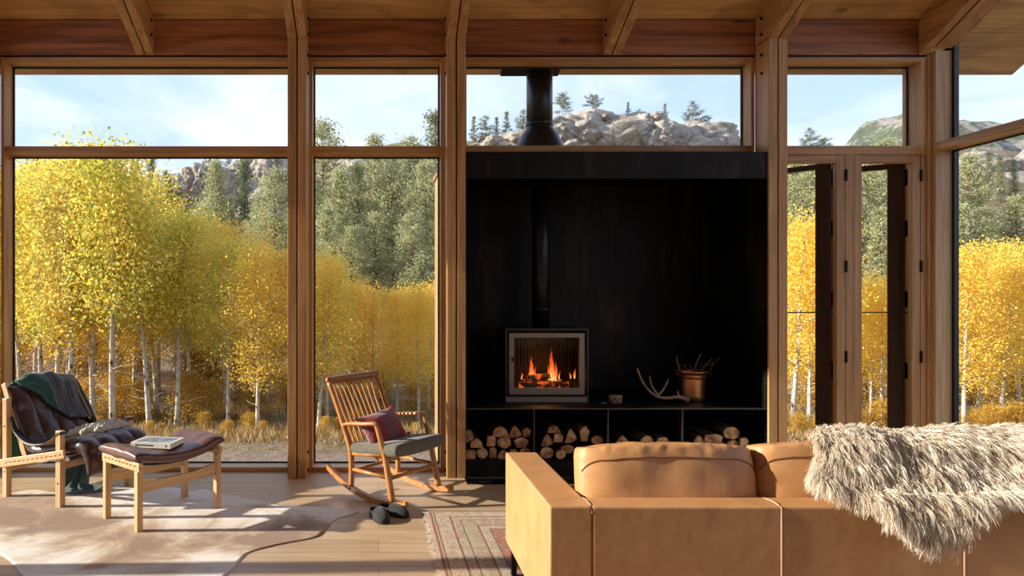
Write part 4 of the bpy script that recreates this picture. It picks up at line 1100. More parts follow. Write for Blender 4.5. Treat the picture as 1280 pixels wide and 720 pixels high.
for i in range(3):
    a, b = seams[i] + .004, seams[i + 1] - .004
    a = max(a, X0 + AW + .004)
    xm = (a + b) / 2
    pad('seat_cushion', M['tan'], so, [(xm, YB0 + .16, .37), (xm, 3.2, .375), (xm, YF0 + .0, .37)], (1, 0, 0), b - a, .15, 30, 24, 8, crease(i * 3.1, .05), power=.33, world=True)
cx0 = [(.897, 1.712), (1.700, 2.50), (2.50, 3.34)]
for i, (a, b) in enumerate(cx0):
    xm = (a + b) / 2
    tilt = (0.0, .02, -.01)[i]
    zt_ = (.873, .880, .872)[i]
    pth = [(xm, YB0 + .225, .46), (xm, YB0 + .235, .58), (xm, YB0 + .255, .72), (xm, YB0 + .285, zt_ - .03), (xm, YB0 + .292, zt_)]
    def of(s, t, p, n, i=i):
        # puckered corners, bowed top edge, soft sag
        z = (.024 * (1 - t * t) - .012) * max(0, s) + .010 * mnoise.noise(Vector((t * 4 + i * 7, s * 2, 1.0))) * max(0, s)
        x = -t * .030 * (max(0, s) ** 2) * abs(t) ** 3
        return Vector((x, 0, z))
    cu = pad('back_cushion', M['tan'], so, pth, (1, 0, 0), b - a, .225, 44, 64, 4.2, crease(i * 5.7 + 2, .07), power=.42, off=of, world=True)
    # welt round the rim of the cushion, on its rear face
    rp = []
    pts = resample(pth, 30)
    bvh = BVHTree.FromPolygons([WM[so.name] @ v.co for v in cu.data.vertices], [tuple(p.vertices) for p in cu.data.polygons])
    wl = MB()
    q = []
    for j in range(60):
        t = -1 + 2 * j / 59; z = zt_ - .040 + (.024 * (1 - t * t) - .012) + .006 * mnoise.noise(Vector((t * 5 + i * 7, 2, 1.0)))
        xq = xm + t * (b - a) / 2 * .955; zq = z - .05 * abs(t) ** 14
        h_ = bvh.ray_cast(Vector((xq, YB0 - .5, zq)), Vector((0, 1, 0)))[0]
        if h_: q.append((xq, h_.y - .001, zq))
    wl.tube(q, [.0042] * len(q), 7)
    wl.build('piping', M['piping'], cu, smooth=True)
for (x, y) in ((X0 + .035, YF0 - .06), (X0 + .035, YB0 + .06), (X1s - .035, YF0 - .06), (X1s - .035, YB0 + .06)):
    MB().box(x - .014, x + .014, y - .014, y + .014, .0115 if y < 4.7 else 0, ZB + .004).build('leg', M['black'], so)
MB().box(X0 + .02, X1s - .02, YB0 + .02, YF0 - .04, ZB - .02, ZB).build('under_frame', M['black'], so)
# ---------------------------------------------------------------- long-haired sheepskin over the sofa back
FD = [(YB0 + .50, .78), (YB0 + .43, .85), (YB0 + .33, .880), (YB0 + .22, .862), (YB0 + .155, .810), (YB0 + .105, .760), (YB0 + .055, .715), (YB0 + .006, .688), (YB0 - .018, .640), (YB0 - .022, .55), (YB0 - .022, .46), (YB0 - .022, .38)]
FDr = resample([(0, y, z) for y, z in FD], 120)
FDy = np.array([p.y for p in FDr]); FDz = np.array([p.z for p in FDr]); FDt = np.linspace(0, 1, 120)
hemx = np.array([1.86, 1.92, 1.96, 2.02, 2.08, 2.15, 2.24, 2.32, 2.38, 2.46, 2.53, 2.60, 2.70, 2.80, 2.95])
hemz = np.array([.78, .77, .76, .72, .69, .66, .625, .65, .685, .69, .71, .70, .70, .69, .70])
def zt_to_t(z):  # parameter on the rear drop for a given height
    k = 56
    return np.interp(-z, -FDz[k:], FDt[k:])
FX0, FX1 = 1.90, 2.96
def fur_pt(a, b):
    """a across 0..1, b down the drape 0..1 -> x,y,z (arrays)"""
    x = FX0 + (FX1 - FX0) * a + .11 * (1 - np.clip(b / .9, 0, 1)) * np.clip(1 - a / .4, 0, 1)
    tend = zt_to_t(np.interp(x, hemx, hemz))
    t0 = .08 + .04 * np.sin(a * 9) + .16 * np.clip(1 - a / .10, 0, 1)
    t = t0 + (tend - t0) * b
    y = np.interp(t, FDt, FDy); z = np.interp(t, FDt, FDz)
    # folds: hollow in the middle, lumps at the top
    lump = .016 * np.sin(x * 9 + 1.0) + .012 * np.sin(x * 17 + b * 6)
    up = np.clip(1 - np.abs(t - .30) / .3, 0, 1)
    z = z + .016 + lump * up
    hollow = .0
    y = y - .012 * (t > .6) - .01
    return np.stack([x, y, z], -1)
na, nb = 60, 60
A, B = np.meshgrid(np.linspace(0, 1, na), np.linspace(0, 1, nb), indexing='ij')
Pf = fur_pt(A.ravel(), B.ravel())
idx = np.arange(na * nb).reshape(na, nb)
faces = np.stack([idx[:-1, :-1], idx[1:, :-1], idx[1:, 1:], idx[:-1, 1:]], -1).reshape(-1, 4)
M['fursk'] = plain('fur_skin', (.32, .27, .21), 1.0)
furr = thing('fur_throw', 'shaggy cream and taupe long-haired sheepskin draped over the sofa back', 'throw', (2.4, YB0 + .1, .68))
org = np.array([2.4, YB0 + .1, .68])
me = mesh_np('hide', Pf - org, faces); o = put('hide', me, M['fursk'], furr)
sm = o.modifiers.new('solid', 'SOLIDIFY'); sm.thickness = .006; sm.offset = 0
def fur_m():
    m, nt, b = mk('long_wool'); g = N(nt, 'NewGeometry'); v, raw = coords(nt, False)
    n = noise_t(nt, v, 7, 3, .6)
    f = mathn(nt, 'ADD', mathn(nt, 'MULTIPLY', g.outputs['Random Per Island'], .65), mathn(nt, 'MULTIPLY', n, .5))
    r = ramp(nt, [(.10, (.40, .29, .19)), (.36, (.66, .55, .42)), (.6, (.88, .81, .70)), (1, (.95, .92, .86))]); nt.links.new(f, r.inputs[0])
    nt.links.new(r.outputs[0], b.inputs['Base Color']); b.inputs['Roughness'].default_value = .55; b.inputs['Specular IOR Level'].default_value = .25
    t = N(nt, 'BsdfTranslucent'); nt.links.new(r.outputs[0], t.inputs[0]); mx = N(nt, 'MixShader'); mx.inputs[0].default_value = .4
    nt.links.new(b.outputs[0], mx.inputs[1]); nt.links.new(t.outputs[0], mx.inputs[2]); nt.links.new(mx.outputs[0], nt.nodes['Material Output'].inputs[0])
    return m
M['fur'] = fur_m()
def make_fur(n_lock, per, seed):
    r = np.random.default_rng(seed)
    la, lb_ = r.random(n_lock), r.random(n_lock)
    # more locks along the rim
    e = r.random(n_lock); lb_ = np.where(e < .16, 1 - r.random(n_lock) * .05, lb_); la = np.where((e > .16) & (e < .22), r.random(n_lock) * .04, la)
    root = fur_pt(la, lb_)
    d = 1e-3
    tb = fur_pt(la, np.clip(lb_ + d, 0, 1.01)) - fur_pt(la, np.clip(lb_ - d, -.01, 1)); tb /= np.linalg.norm(tb, axis=1, keepdims=True) + 1e-9
    ta = np.tile(np.array([[1., 0, 0]]), (n_lock, 1)); nrm = np.cross(tb, ta); nrm /= np.linalg.norm(nrm, axis=1, keepdims=True) + 1e-9
    nrm *= np.where((nrm[:, 2:3] * .6 - nrm[:, 1:2]) < 0, -1, 1)
    # flow: down the drape, parted left on the left margin, swirling lumps above
    sw = np.sin(root[:, 0] * 7 + 1.3) * .55 + np.sin(root[:, 0] * 15 + root[:, 2] * 16) * .35
    side = -.75 * np.clip(1 - la / .12, 0, 1) + sw * .65 + r.normal(0, .28, n_lock)
    flow = tb + ta * side[:, None] + nrm * (.40 + .30 * r.random(n_lock))[:, None]
    flow /= np.linalg.norm(flow, axis=1, keepdims=True)
    ln = (.075 + .05 * r.random(n_lock)) * np.where(lb_ > .9, 1.05, 1.0)
    # expand to strands
    R = np.repeat(np.arange(n_lock), per); m = len(R)
    sp = fur_pt(np.clip(la[R] + r.normal(0, .006, m), 0, 1), np.clip(lb_[R] + r.normal(0, .008, m), 0, 1))
    seg = 8; T = np.linspace(0, 1, seg)
    tip = root[R] + flow[R] * ln[R][:, None] * (.8 + .35 * r.random(m))[:, None] + r.normal(0, .006, (m, 3))
    grav = np.array([0, 0, -1.0]) * (ln[R] * .38)[:, None]
    ph = r.random(n_lock)[R] * 6.28; amp = (.0035 + .004 * r.random(n_lock))[R]; fr_ = (9 + 7 * r.random(n_lock))[R]
    ax = np.cross(flow, nrm)[R]
    P = np.zeros((m, seg, 3))
    for k, t in enumerate(T):
        c = 1 - (1 - t) ** 1.3
        p = sp * (1 - c) + tip * c + nrm[R] * (np.sin(t * np.pi) * .018)[..., None] if False else sp * (1 - c) + tip * c + nrm[R] * (math.sin(t * math.pi) * .020)
        p = p + grav * t * t + ax * (np.sin(ph + fr_ * t) * amp * t)[:, None] + nrm[R] * (np.cos(ph + fr_ * t) * amp * .7 * t)[:, None]
        P[:, k] = p
    # keep the strands out of the sofa's rear face
    back = YB0 - .004
    lowm = P[:, :, 2] < .66
    P[:, :, 1] = np.where(lowm & (P[:, :, 1] > back - .004), back - .004 - .01 * r.random((m, 1)), P[:, :, 1])
    wv = r.normal(0, 1, (m, 3)); 
    dirv = P[:, -1] - P[:, 0]; wv = np.cross(dirv, wv); wv /= np.linalg.norm(wv, axis=1, keepdims=True) + 1e-9
    wd = .0016 * (1 - .75 * T ** 1.5)
    V = np.zeros((m, seg, 2, 3)); V[:, :, 0] = P - wv[:, None] * wd[None, :, None]; V[:, :, 1] = P + wv[:, None] * wd[None, :, None]
    base = (np.arange(m) * seg * 2)[:, None]; k = np.arange(seg - 1)[None]
    f = np.stack([base + 2 * k, base + 2 * k + 1, base + 2 * k + 3, base + 2 * k + 2], -1).reshape(-1, 4)
    return V.reshape(-1, 3), f
V, f = make_fur(4200, 16, 5)
me = mesh_np('long_wool', V - org, f); wool = put('long_wool', me, M['fur'], furr); wool['kind'] = 'stuff'

# ---------------------------------------------------------------- the land outside
RR = 78.0
skp = np.array([-900, -400, 0, 150, 240, 300, 390, 470, 550, 600, 650, 700, 858, 900, 940, 1000, 1050, 1100, 1200, 1300, 1700, 2300])
sky_y = np.array([240, 230, 226, 222, 214, 207, 196, 187, 181, 176, 172, 170, 170, 176, 190, 193, 190, 188, 186, 190, 200, 220])
def nz(x, y, s): return mnoise.noise(Vector((x * s, y * s, .3)))
def ground_h(x, Y):
    d = max(0.0, Y - 6.2)
    z = -.32 - 1.1 * min(1, d / 8.0) ** 1.5 - .12 * nz(x, Y, .3) * min(1, d / 4)
    zr = PZ(float(np.interp(CX + F * x / RR, skp, sky_y)), RR)
    t = min(1.15, max(0.0, (Y - 27) / (RR - 27)))
    s = t ** 1.25 if t <= 1 else 1 - (t - 1) * .8
    z += (zr + 1.4) * s
    if Y > 27: z += (1.3 * nz(x, Y, .09) + .6 * nz(x, Y, .23)) * min(1, (Y - 27) / 12)
    return z
def ground_m():
    m, nt, b = mk('hillside_ground'); v, raw = coords(nt, False)
    n = noise_t(nt, v, .9, 8, .65); n2 = noise_t(nt, v, 7, 5, .7)
    r = ramp(nt, [(.30, (.10, .085, .045)), (.44, (.19, .14, .075)), (.56, (.26, .20, .135)), (.70, (.13, .12, .055))]); nt.links.new(n, r.inputs[0])
    r2 = ramp(nt, [(.3, (.6, .55, .5)), (.7, (1.2, 1.15, 1.1))]); nt.links.new(n2, r2.inputs[0])
    # pinkish gravel strip along the house
    sp = N(nt, 'SeparateXYZ'); nt.links.new(raw, sp.inputs[0])
    gk = ramp(nt, [(0, (1, 1, 1)), (1, (0, 0, 0))]); mr = N(nt, 'MapRange'); mr.inputs['From Min'].default_value = 8.2; mr.inputs['From Max'].default_value = 9.4
    nt.links.new(mathn(nt, 'ADD', sp.outputs[1], mathn(nt, 'MULTIPLY', n2, .8)), mr.inputs['Value']); nt.links.new(mr.outputs[0], gk.inputs[0])
    col = mixc(nt, gk.outputs[0], r.outputs[0], (.30, .225, .18))
    nt.links.new(mixc(nt, .8, col, r2.outputs[0], 'MULTIPLY'), b.inputs['Base Color']); b.inputs['Roughness'].default_value = 1.0
    bump(nt, b, n2, .8, .12); return m
M['ground'] = ground_m()
ys = np.concatenate([np.linspace(6.98, 30, 50), np.linspace(30.8, 96, 70)])
xs = np.concatenate([np.linspace(-110, -30, 30), np.linspace(-29, 45, 76), np.linspace(46.5, 150, 45)])
V = [(x, y, ground_h(x, y)) for y in ys for x in xs]; nx = len(xs)
idx = np.arange(len(V)).reshape(len(ys), nx)
fc = np.stack([idx[:-1, :-1], idx[:-1, 1:], idx[1:, 1:], idx[1:, :-1]], -1).reshape(-1, 4)
me = mesh_np('hillside', V, fc)
for p in me.polygons: p.use_smooth = True
o = put('hillside', me, M['ground']); o['kind'] = 'structure'
g = MB(); g.box(-110, XL - .15, -60, 6.98, -.6, -.32); g.box(5.2, 150, -60, 6.98, -.6, -.32); g.box(XL - .15, 5.2, -60, YB - .2, -.6, -.32); g.box(XL - .15, 5.2, 6.05, 6.98, -.6, -.32)
o = g.build('yard', M['ground']); o['kind'] = 'structure'

# rock -------------------------------------------------------------------------
def rock_m(name, a, b_, c_):
    m, nt, b = mk(name); v, raw = coords(nt, False)
    n = noise_t(nt, v, .35, 8, .65, .3); vo = N(nt, 'TexVoronoi', Scale=.35); vo.feature = 'DISTANCE_TO_EDGE'
    wv = N(nt, 'VectorMath', operation='ADD'); nn = N(nt, 'TexNoise', Scale=.6, Detail=4); nt.links.new(v, nn.inputs['Vector']); nt.links.new(v, wv.inputs[0]); nt.links.new(nn.outputs['Color'], wv.inputs[1]); nt.links.new(wv.outputs[0], vo.inputs['Vector'])
    r = ramp(nt, [(.3, a), (.5, b_), (.7, c_)]); nt.links.new(n, r.inputs[0])
    cr = ramp(nt, [(0, (.35, .32, .30)), (.05, (1, 1, 1))]); nt.links.new(vo.outputs['Distance'], cr.inputs[0])
    st_ = noise_t(nt, v, 3.0, 6, .7); sr = ramp(nt, [(.3, (.7, .68, .66)), (.65, (1.1, 1.1, 1.1))]); nt.links.new(st_, sr.inputs[0])
    nt.links.new(mixc(nt, .8, mixc(nt, .7, r.outputs[0], cr.outputs[0], 'MULTIPLY'), sr.outputs[0], 'MULTIPLY'), b.inputs['Base Color']); b.inputs['Roughness'].default_value = .95
    bump(nt, b, mathn(nt, 'ADD', n, mathn(nt, 'MULTIPLY', st_, .3)), .7, .8); return m
M['rock'] = rock_m('granite', (.26, .22, .185), (.41, .365, .32), (.54, .495, .44))
def ico(sub):
    bm = bmesh.new(); bmesh.ops.create_icosphere(bm, subdivisions=sub, radius=1); bm.verts.ensure_lookup_table()
    v = [x.co.copy() for x in bm.verts]; f = [tuple(y.index for y in q.verts) for q in bm.faces]; bm.free(); return v, f
ICO = ico(5); ICO4 = ico(4)
def rock(mb, c, r, seed, cells=1.2, rough=.16, base=ICO):
    V = []
    off = Vector((seed * 3.7, seed * 1.3, seed * 2.1))
    for p in base[0]:
        q = p * 1.0
        vd = mnoise.voronoi(q * cells + off)[0]
        crack = min(1.0, (vd[1] - vd[0]) * 2.4)
        d = .86 + .16 * crack + rough * mnoise.fractal(q * 1.6 + off, 1.0, 2.0, 5) + .07 * mnoise.noise(q * 6 + off) + .05 * mnoise.noise(q * 13 + off)
        # squarish joint planes
        m_ = max(abs(q.x), abs(q.y), abs(q.z)); d *= .80 + .20 / (m_ * 1.25)
        V.append((c[0] + q.x * d * r[0], c[1] + q.y * d * r[1], c[2] + q.z * d * r[2]))
    mb.add(V, base[1])
def outcrop(name, label, spec, grp=None):
    mb = MB()
    for i, (px, py, w, h, Y, dep) in enumerate(spec):
        s = Y / F; rock(mb, (PX(px, Y), Y, PZ(py, Y)), (w * s / 2, dep, h * s / 2), i + len(label) % 7 + 1.0, 1.3 + (i % 3) * .3, .16)
    me = bpy.data.meshes.new(name); 
    c0 = Vector((PX(spec[0][0], spec[0][4]), spec[0][4], PZ(spec[0][1] + spec[0][3] / 2, spec[0][4])))
    me.from_pydata([Vector(v) - c0 for v in mb.v], [], mb.f)
    for p in me.polygons: p.use_smooth = True
    o = put(name, me, M['rock'], None, tuple(c0)); tag(o, label, 'rock', grp); return o
outcrop('rock_outcrop', 'grey-pink granite cliff of stacked blocks above the aspens in the left window', [(226, 258, 46, 84, 58, 3), (246, 240, 44, 64, 57, 3), (262, 232, 36, 66, 56.5, 3), (285, 250, 74, 90, 58, 4), (318, 225, 60, 56, 57, 3), (343, 222, 56, 60, 56, 3), (335, 262, 80, 74, 56.5, 4), (300, 292, 100, 60, 55, 4), (250, 300, 84, 74, 56, 4), (366, 235, 50, 70, 57, 3)])
outcrop('rock_outcrop', 'broad pale granite dome behind the chimney in the upper window', [(760, 190, 210, 90, 74, 7), (845, 192, 150, 80, 73, 6), (712, 176, 90, 62, 72, 5), (742, 157, 46, 26, 71, 3), (722, 160, 40, 24, 71, 3), (690, 172, 80, 42, 71, 4), (655, 186, 90, 44, 72, 4), (800, 165, 70, 44, 71, 4), (615, 192, 70, 40, 73, 4), (772, 163, 60, 34, 71.5, 3), (895, 200, 70, 60, 73, 4), (820, 178, 60, 50, 69.5, 3), (700, 192, 70, 40, 70, 3)])
outcrop('rock_outcrop', 'grey granite ledge between pines high in the middle window', [(470, 214, 130, 40, 70, 4), (500, 226, 110, 30, 68, 3), (430, 225, 90, 34, 69, 3)])
outcrop('rock_outcrop', 'pale sloping granite slabs seen through the right corner window', [(1245, 262, 150, 110, 70, 5), (1215, 216, 90, 50, 71, 4), (1290, 300, 150, 90, 66, 5), (1200, 250, 70, 90, 70, 4), (1255, 225, 110, 50, 72, 4), (1330, 240, 150, 120, 70, 6)])
# far mountain, right
def mount_m():
    m, nt, b = mk('far_mountain'); v, raw = coords(nt, False)
    n = noise_t(nt, v, .16, 10, .72, .4); n2 = noise_t(nt, v, 1.1, 6, .75)
    r = ramp(nt, [(.42, (.10, .13, .085)), (.50, (.17, .19, .125)), (.54, (.42, .38, .33)), (.75, (.55, .51, .46))]); nt.links.new(mathn(nt, 'ADD', mathn(nt, 'MULTIPLY', n, .75), mathn(nt, 'MULTIPLY', n2, .28)), r.inputs[0])
    nt.links.new(r.outputs[0], b.inputs['Base Color']); b.inputs['Roughness'].default_value = 1; bump(nt, b, n2, .8, 2.0); return m
M['mount'] = mount_m()
mx_ = np.array([900, 960, 1010, 1045, 1062, 1075, 1090, 1110, 1130, 1160, 1190, 1210, 1240, 1270, 1320, 1500, 1900])
my_ = np.array([215, 200, 190, 186, 178, 164, 151, 145, 142, 146, 150, 153, 163, 168, 172, 180, 210])
RM = 150.0
def mount_h(x, Y):
    zr = PZ(float(np.interp(CX + F * x / RM, mx_, my_)), RM); t = (Y - 92) / (RM - 92); t = min(1.2, max(0, t))
    s = t ** .8 if t <= 1 else 1 - (t - 1) * 1.5
    return 4 + (zr - 4) * s + (3.0 * nz(x, Y, .06) + 1.6 * nz(x, Y, .16) + .8 * nz(x, Y, .4)) * min(1, t * 2)
ys = np.linspace(92, 162, 60); xs = np.linspace(60, 280, 150)
V = [(x, y, mount_h(x, y)) for y in ys for x in xs]; idx = np.arange(len(V)).reshape(60, 150)
me = mesh_np('mountain', V, np.stack([idx[:-1, :-1], idx[:-1, 1:], idx[1:, 1:], idx[1:, :-1]], -1).reshape(-1, 4))
for p in me.polygons: p.use_smooth = True
o = put('mountain', me, M['mount']); o['kind'] = 'structure'

# ---------------------------------------------------------------- trees
def leaf_mat(name, stops, tr=.5):
    m, nt, b = mk(name); g = N(nt, 'NewGeometry'); v, raw = coords(nt, True)
    n = noise_t(nt, v, .9, 3, .6)
    f = mathn(nt, 'ADD', mathn(nt, 'MULTIPLY', g.outputs['Random Per Island'], .45), mathn(nt, 'MULTIPLY', mathn(nt, 'SUBTRACT', n, .22), .95))
    r = ramp(nt, stops); nt.links.new(f, r.inputs[0]); nt.links.new(r.outputs[0], b.inputs['Base Color'])
    b.inputs['Roughness'].default_value = .55; b.inputs['Specular IOR Level'].default_value = .3
    t = N(nt, 'BsdfTranslucent'); nt.links.new(r.outputs[0], t.inputs[0]); mx = N(nt, 'MixShader'); mx.inputs[0].default_value = tr
    nt.links.new(b.outputs[0], mx.inputs[1]); nt.links.new(t.outputs[0], mx.inputs[2]); nt.links.new(mx.outputs[0], nt.nodes['Material Output'].inputs[0]); return m
M['leaf_yg'] = leaf_mat('leaf_yellow_green', [(.18, (.36, .46, .10)), (.38, (.58, .57, .11)), (.56, (.88, .70, .13)), (.9, (.95, .66, .14))])
M['leaf_y'] = leaf_mat('leaf_golden', [(.1, (.74, .57, .09)), (.4, (.91, .67, .11)), (.7, (.95, .63, .12)), (1, (.95, .57, .13))])
M['leaf_o'] = leaf_mat('leaf_amber', [(.1, (.72, .48, .07)), (.5, (.92, .61, .10)), (1, (.95, .58, .12))])
M['leaf_b'] = leaf_mat('leaf_thicket', [(.1, (.34, .21, .05)), (.5, (.66, .42, .07)), (1, (.85, .55, .09))])
M['needle'] = leaf_mat('pine_needles', [(.1, (.22, .245, .12)), (.45, (.40, .41, .21)), (.7, (.55, .54, .30)), (1, (.66, .61, .38))], .45)
M['needle2'] = leaf_mat('pine_needles_dark', [(.1, (.12, .16, .10)), (.5, (.24, .27, .16)), (1, (.38, .39, .23))], .4)
def bark_aspen():
    m, nt, b = mk('aspen_bark'); v, raw = coords(nt, True, (1, 1, 1))
    mp = N(nt, 'Mapping'); mp.inputs['Scale'].default_value = (9, 9, 5); nt.links.new(v, mp.inputs['Vector'])
    n = noise_t(nt, mp.outputs[0], 1, 5, .65)
    vo = N(nt, 'TexVoronoi', Scale=.55); nt.links.new(mp.outputs[0], vo.inputs['Vector'])
    k = ramp(nt, [(.14, (1, 1, 1)), (.24, (0, 0, 0))]); nt.links.new(vo.outputs['Distance'], k.inputs[0])
    r = ramp(nt, [(.3, (.30, .25, .19)), (.5, (.52, .47, .39)), (.7, (.64, .60, .53))]); nt.links.new(n, r.inputs[0])
    nt.links.new(mixc(nt, mathn(nt, 'MULTIPLY', k.outputs[0], .9), r.outputs[0], (.035, .028, .022)), b.inputs['Base Color']); b.inputs['Roughness'].default_value = .85; return m
M['aspen'] = bark_aspen(); M['twig'] = plain('grey_twig', (.16, .12, .09), .9, 0, 8, .35); M['pinebark'] = plain('pine_bark', (.19, .12, .08), .95, 0, 10, .4)

def leaves(centers, n_each, spread, size, seed, droop=0.0, aspect=.85):
    r = np.random.default_rng(seed)
    Cn = np.repeat(np.asarray(centers), n_each, axis=0); m = len(Cn)
    P = Cn + r.normal(0, 1, (m, 3)) * np.asarray(spread)
    s = size * (.65 + .7 * r.random(m))
    a = r.normal(0, 1, (m, 3)); a /= np.linalg.norm(a, axis=1, keepdims=True)
    b = np.cross(a, r.normal(0, 1, (m, 3))); b /= np.linalg.norm(b, axis=1, keepdims=True) + 1e-9
    a *= (s / 2)[:, None]; b *= (s / 2 * aspect)[:, None]
    V = np.stack([P - a, P + b, P + a, P - b], 1).reshape(-1, 3)
    return V, np.arange(4 * m).reshape(-1, 4)
def aspen(seed, H=7.0, r0=.08, crown0=.27, nb=34, spread=1.3, leaf=.082, per=38, lean=0.0, twig=True, fork=False, bend=.25):
    """trunk mesh + crown mesh, base at the origin"""
    r = random.Random(seed); mb = MB(); cl = []
    n = 14; ph = r.random() * 6
    tr = [Vector((lean * (i / (n - 1)) ** 1.4 * H * .3 + math.sin(ph + i * .55) * bend * .35 * i / n, math.cos(ph * 1.7 + i * .5) * bend * .3 * i / n, H * i / (n - 1))) for i in range(n)]
    rad = [r0 * (1 - .9 * (i / (n - 1)) ** .9) + .006 for i in range(n)]; rad[0] *= 1.25
    mb.tube(tr, rad, 9)
    def at(t): k = min(int(t * (n - 1)), n - 2); f = t * (n - 1) - k; return tr[k].lerp(tr[k + 1], f), rad[k]
    for b in range(nb):
        t = crown0 + (1.0 - crown0) * (b + r.random() * .8) / nb; t = min(t, .985)
        p, rr_ = at(t); az = b * 2.4 + r.random(); ln = spread * (.55 + .55 * r.random()) * (1 - .62 * ((t - crown0) / (1 - crown0)) ** 1.6) * (.75 + .25 * math.sin(min(1, (t - crown0) * 5) * 1.57))
        up = .55 + .5 * r.random()
        d = Vector((math.cos(az), math.sin(az), up)); q = []
        for i in range(6):
            s_ = i / 5; q.append(p + Vector((d.x * ln * s_, d.y * ln * s_, up * ln * (s_ - .25 * s_ * s_))) + Vector((r.uniform(-1, 1), r.uniform(-1, 1), r.uniform(-1, 1))) * .05 * ln * (i > 0))
        mb.tube(q, [max(.004, rr_ * .42 * (1 - .85 * i / 5)) for i in range(6)], 5)
        for i in (2, 3, 4, 5):
            cl.append(tuple(q[i])); 
            if r.random() < .6: cl.append(tuple(q[i] + Vector((r.uniform(-.3, .3), r.uniform(-.3, .3), r.uniform(-.15, .3))) * ln))
    # bare dead twigs under the crown
    for b in range(18 if twig else 0):
        t = .12 + .36 * r.random(); p, rr_ = at(t); az = r.random() * 6.28; ln = .5 + .7 * r.random(); q = [p]
        d = Vector((math.cos(az), math.sin(az), .25))
        for i in range(1, 6): d = d + Vector((r.uniform(-.35, .35), r.uniform(-.35, .35), r.uniform(-.2, .35))); q.append(q[-1] + d.normalized() * ln / 5)
        mb.tube(q, [.012 * (1 - .8 * i / 5) for i in range(6)], 4)
    if fork:
        p, rr_ = at(.42); q = [p + Vector((.10 * i * (1 + .12 * i), .03 * i, .36 * i)) for i in range(8)]
        mb.tube(q, [rr_ * .8 * (1 - .8 * i / 7) for i in range(8)], 7); cl += [tuple(x) for x in q[3:]]
    tm = bpy.data.meshes.new('trunk'); tm.from_pydata(mb.v, [], mb.f)
    for p in tm.polygons: p.use_smooth = True
    V, f = leaves(cl, per, (.25 * spread, .25 * spread, .16 * spread), leaf, seed)
    return tm, mesh_np('crown', V, f)
def withmat(me, m): 
    me.materials.clear(); me.materials.append(m); return me
ASP = {}
for k, (mat, sd, kw) in {'g0': ('leaf_yg', 1, dict(H=7.2, lean=.1, crown0=.38)), 'g1': ('leaf_yg', 2, dict(H=7.0, lean=-.25, spread=1.4, crown0=.33)), 'g2': ('leaf_yg', 3, dict(H=6.6, lean=.35, spread=1.35, crown0=.42)), 'g3': ('leaf_yg', 4, dict(H=7.0, fork=True, spread=1.45, crown0=.36)),
                         'y0': ('leaf_y', 5, dict(H=7.0, lean=.05)), 'y1': ('leaf_y', 6, dict(H=6.5, lean=.3, spread=1.4)), 'y2': ('leaf_y', 7, dict(H=6.8, fork=True, spread=1.35)), 'y3': ('leaf_y', 8, dict(H=7, lean=-.25, spread=1.35)),
                         'o0': ('leaf_o', 9, dict(H=6.5, spread=1.5, crown0=.08)), 'o1': ('leaf_o', 10, dict(H=6.2, spread=1.5, crown0=.08)), 
                         'b0': ('leaf_b', 12, dict(H=3.0, r0=.035, spread=.9, crown0=.06, nb=26, per=26, leaf=.08)), 'b1': ('leaf_b', 13, dict(H=2.6, r0=.03, spread=.95, crown0=.05, nb=26, per=26, leaf=.08))}.items():
    t_, c_ = aspen(sd, **kw); ASP[k] = (withmat(t_, M['twig'] if k[0] == 'b' else M['aspen']), withmat(c_, M[mat]), kw['H'])
def place_tree(bank, k, px, Y, ytop, label, cat, grp, name, rz=0.0, wide=1.0, parts=('trunk', 'crown')):
    x = PX(px, Y); z0 = ground_h(x, Y) - .06; zt_ = PZ(ytop, Y); s = (zt_ - z0) / bank[k][2]
    root = thing(name, label, cat, (x, Y, z0), rz, grp)
    for nm, me in zip(parts, bank[k][:2]):
        o = bpy.data.objects.new(nm, me); C.objects.link(o); o.parent = root; o.scale = (s * wide, s * wide, s)
    return root
rt = random.Random(21)
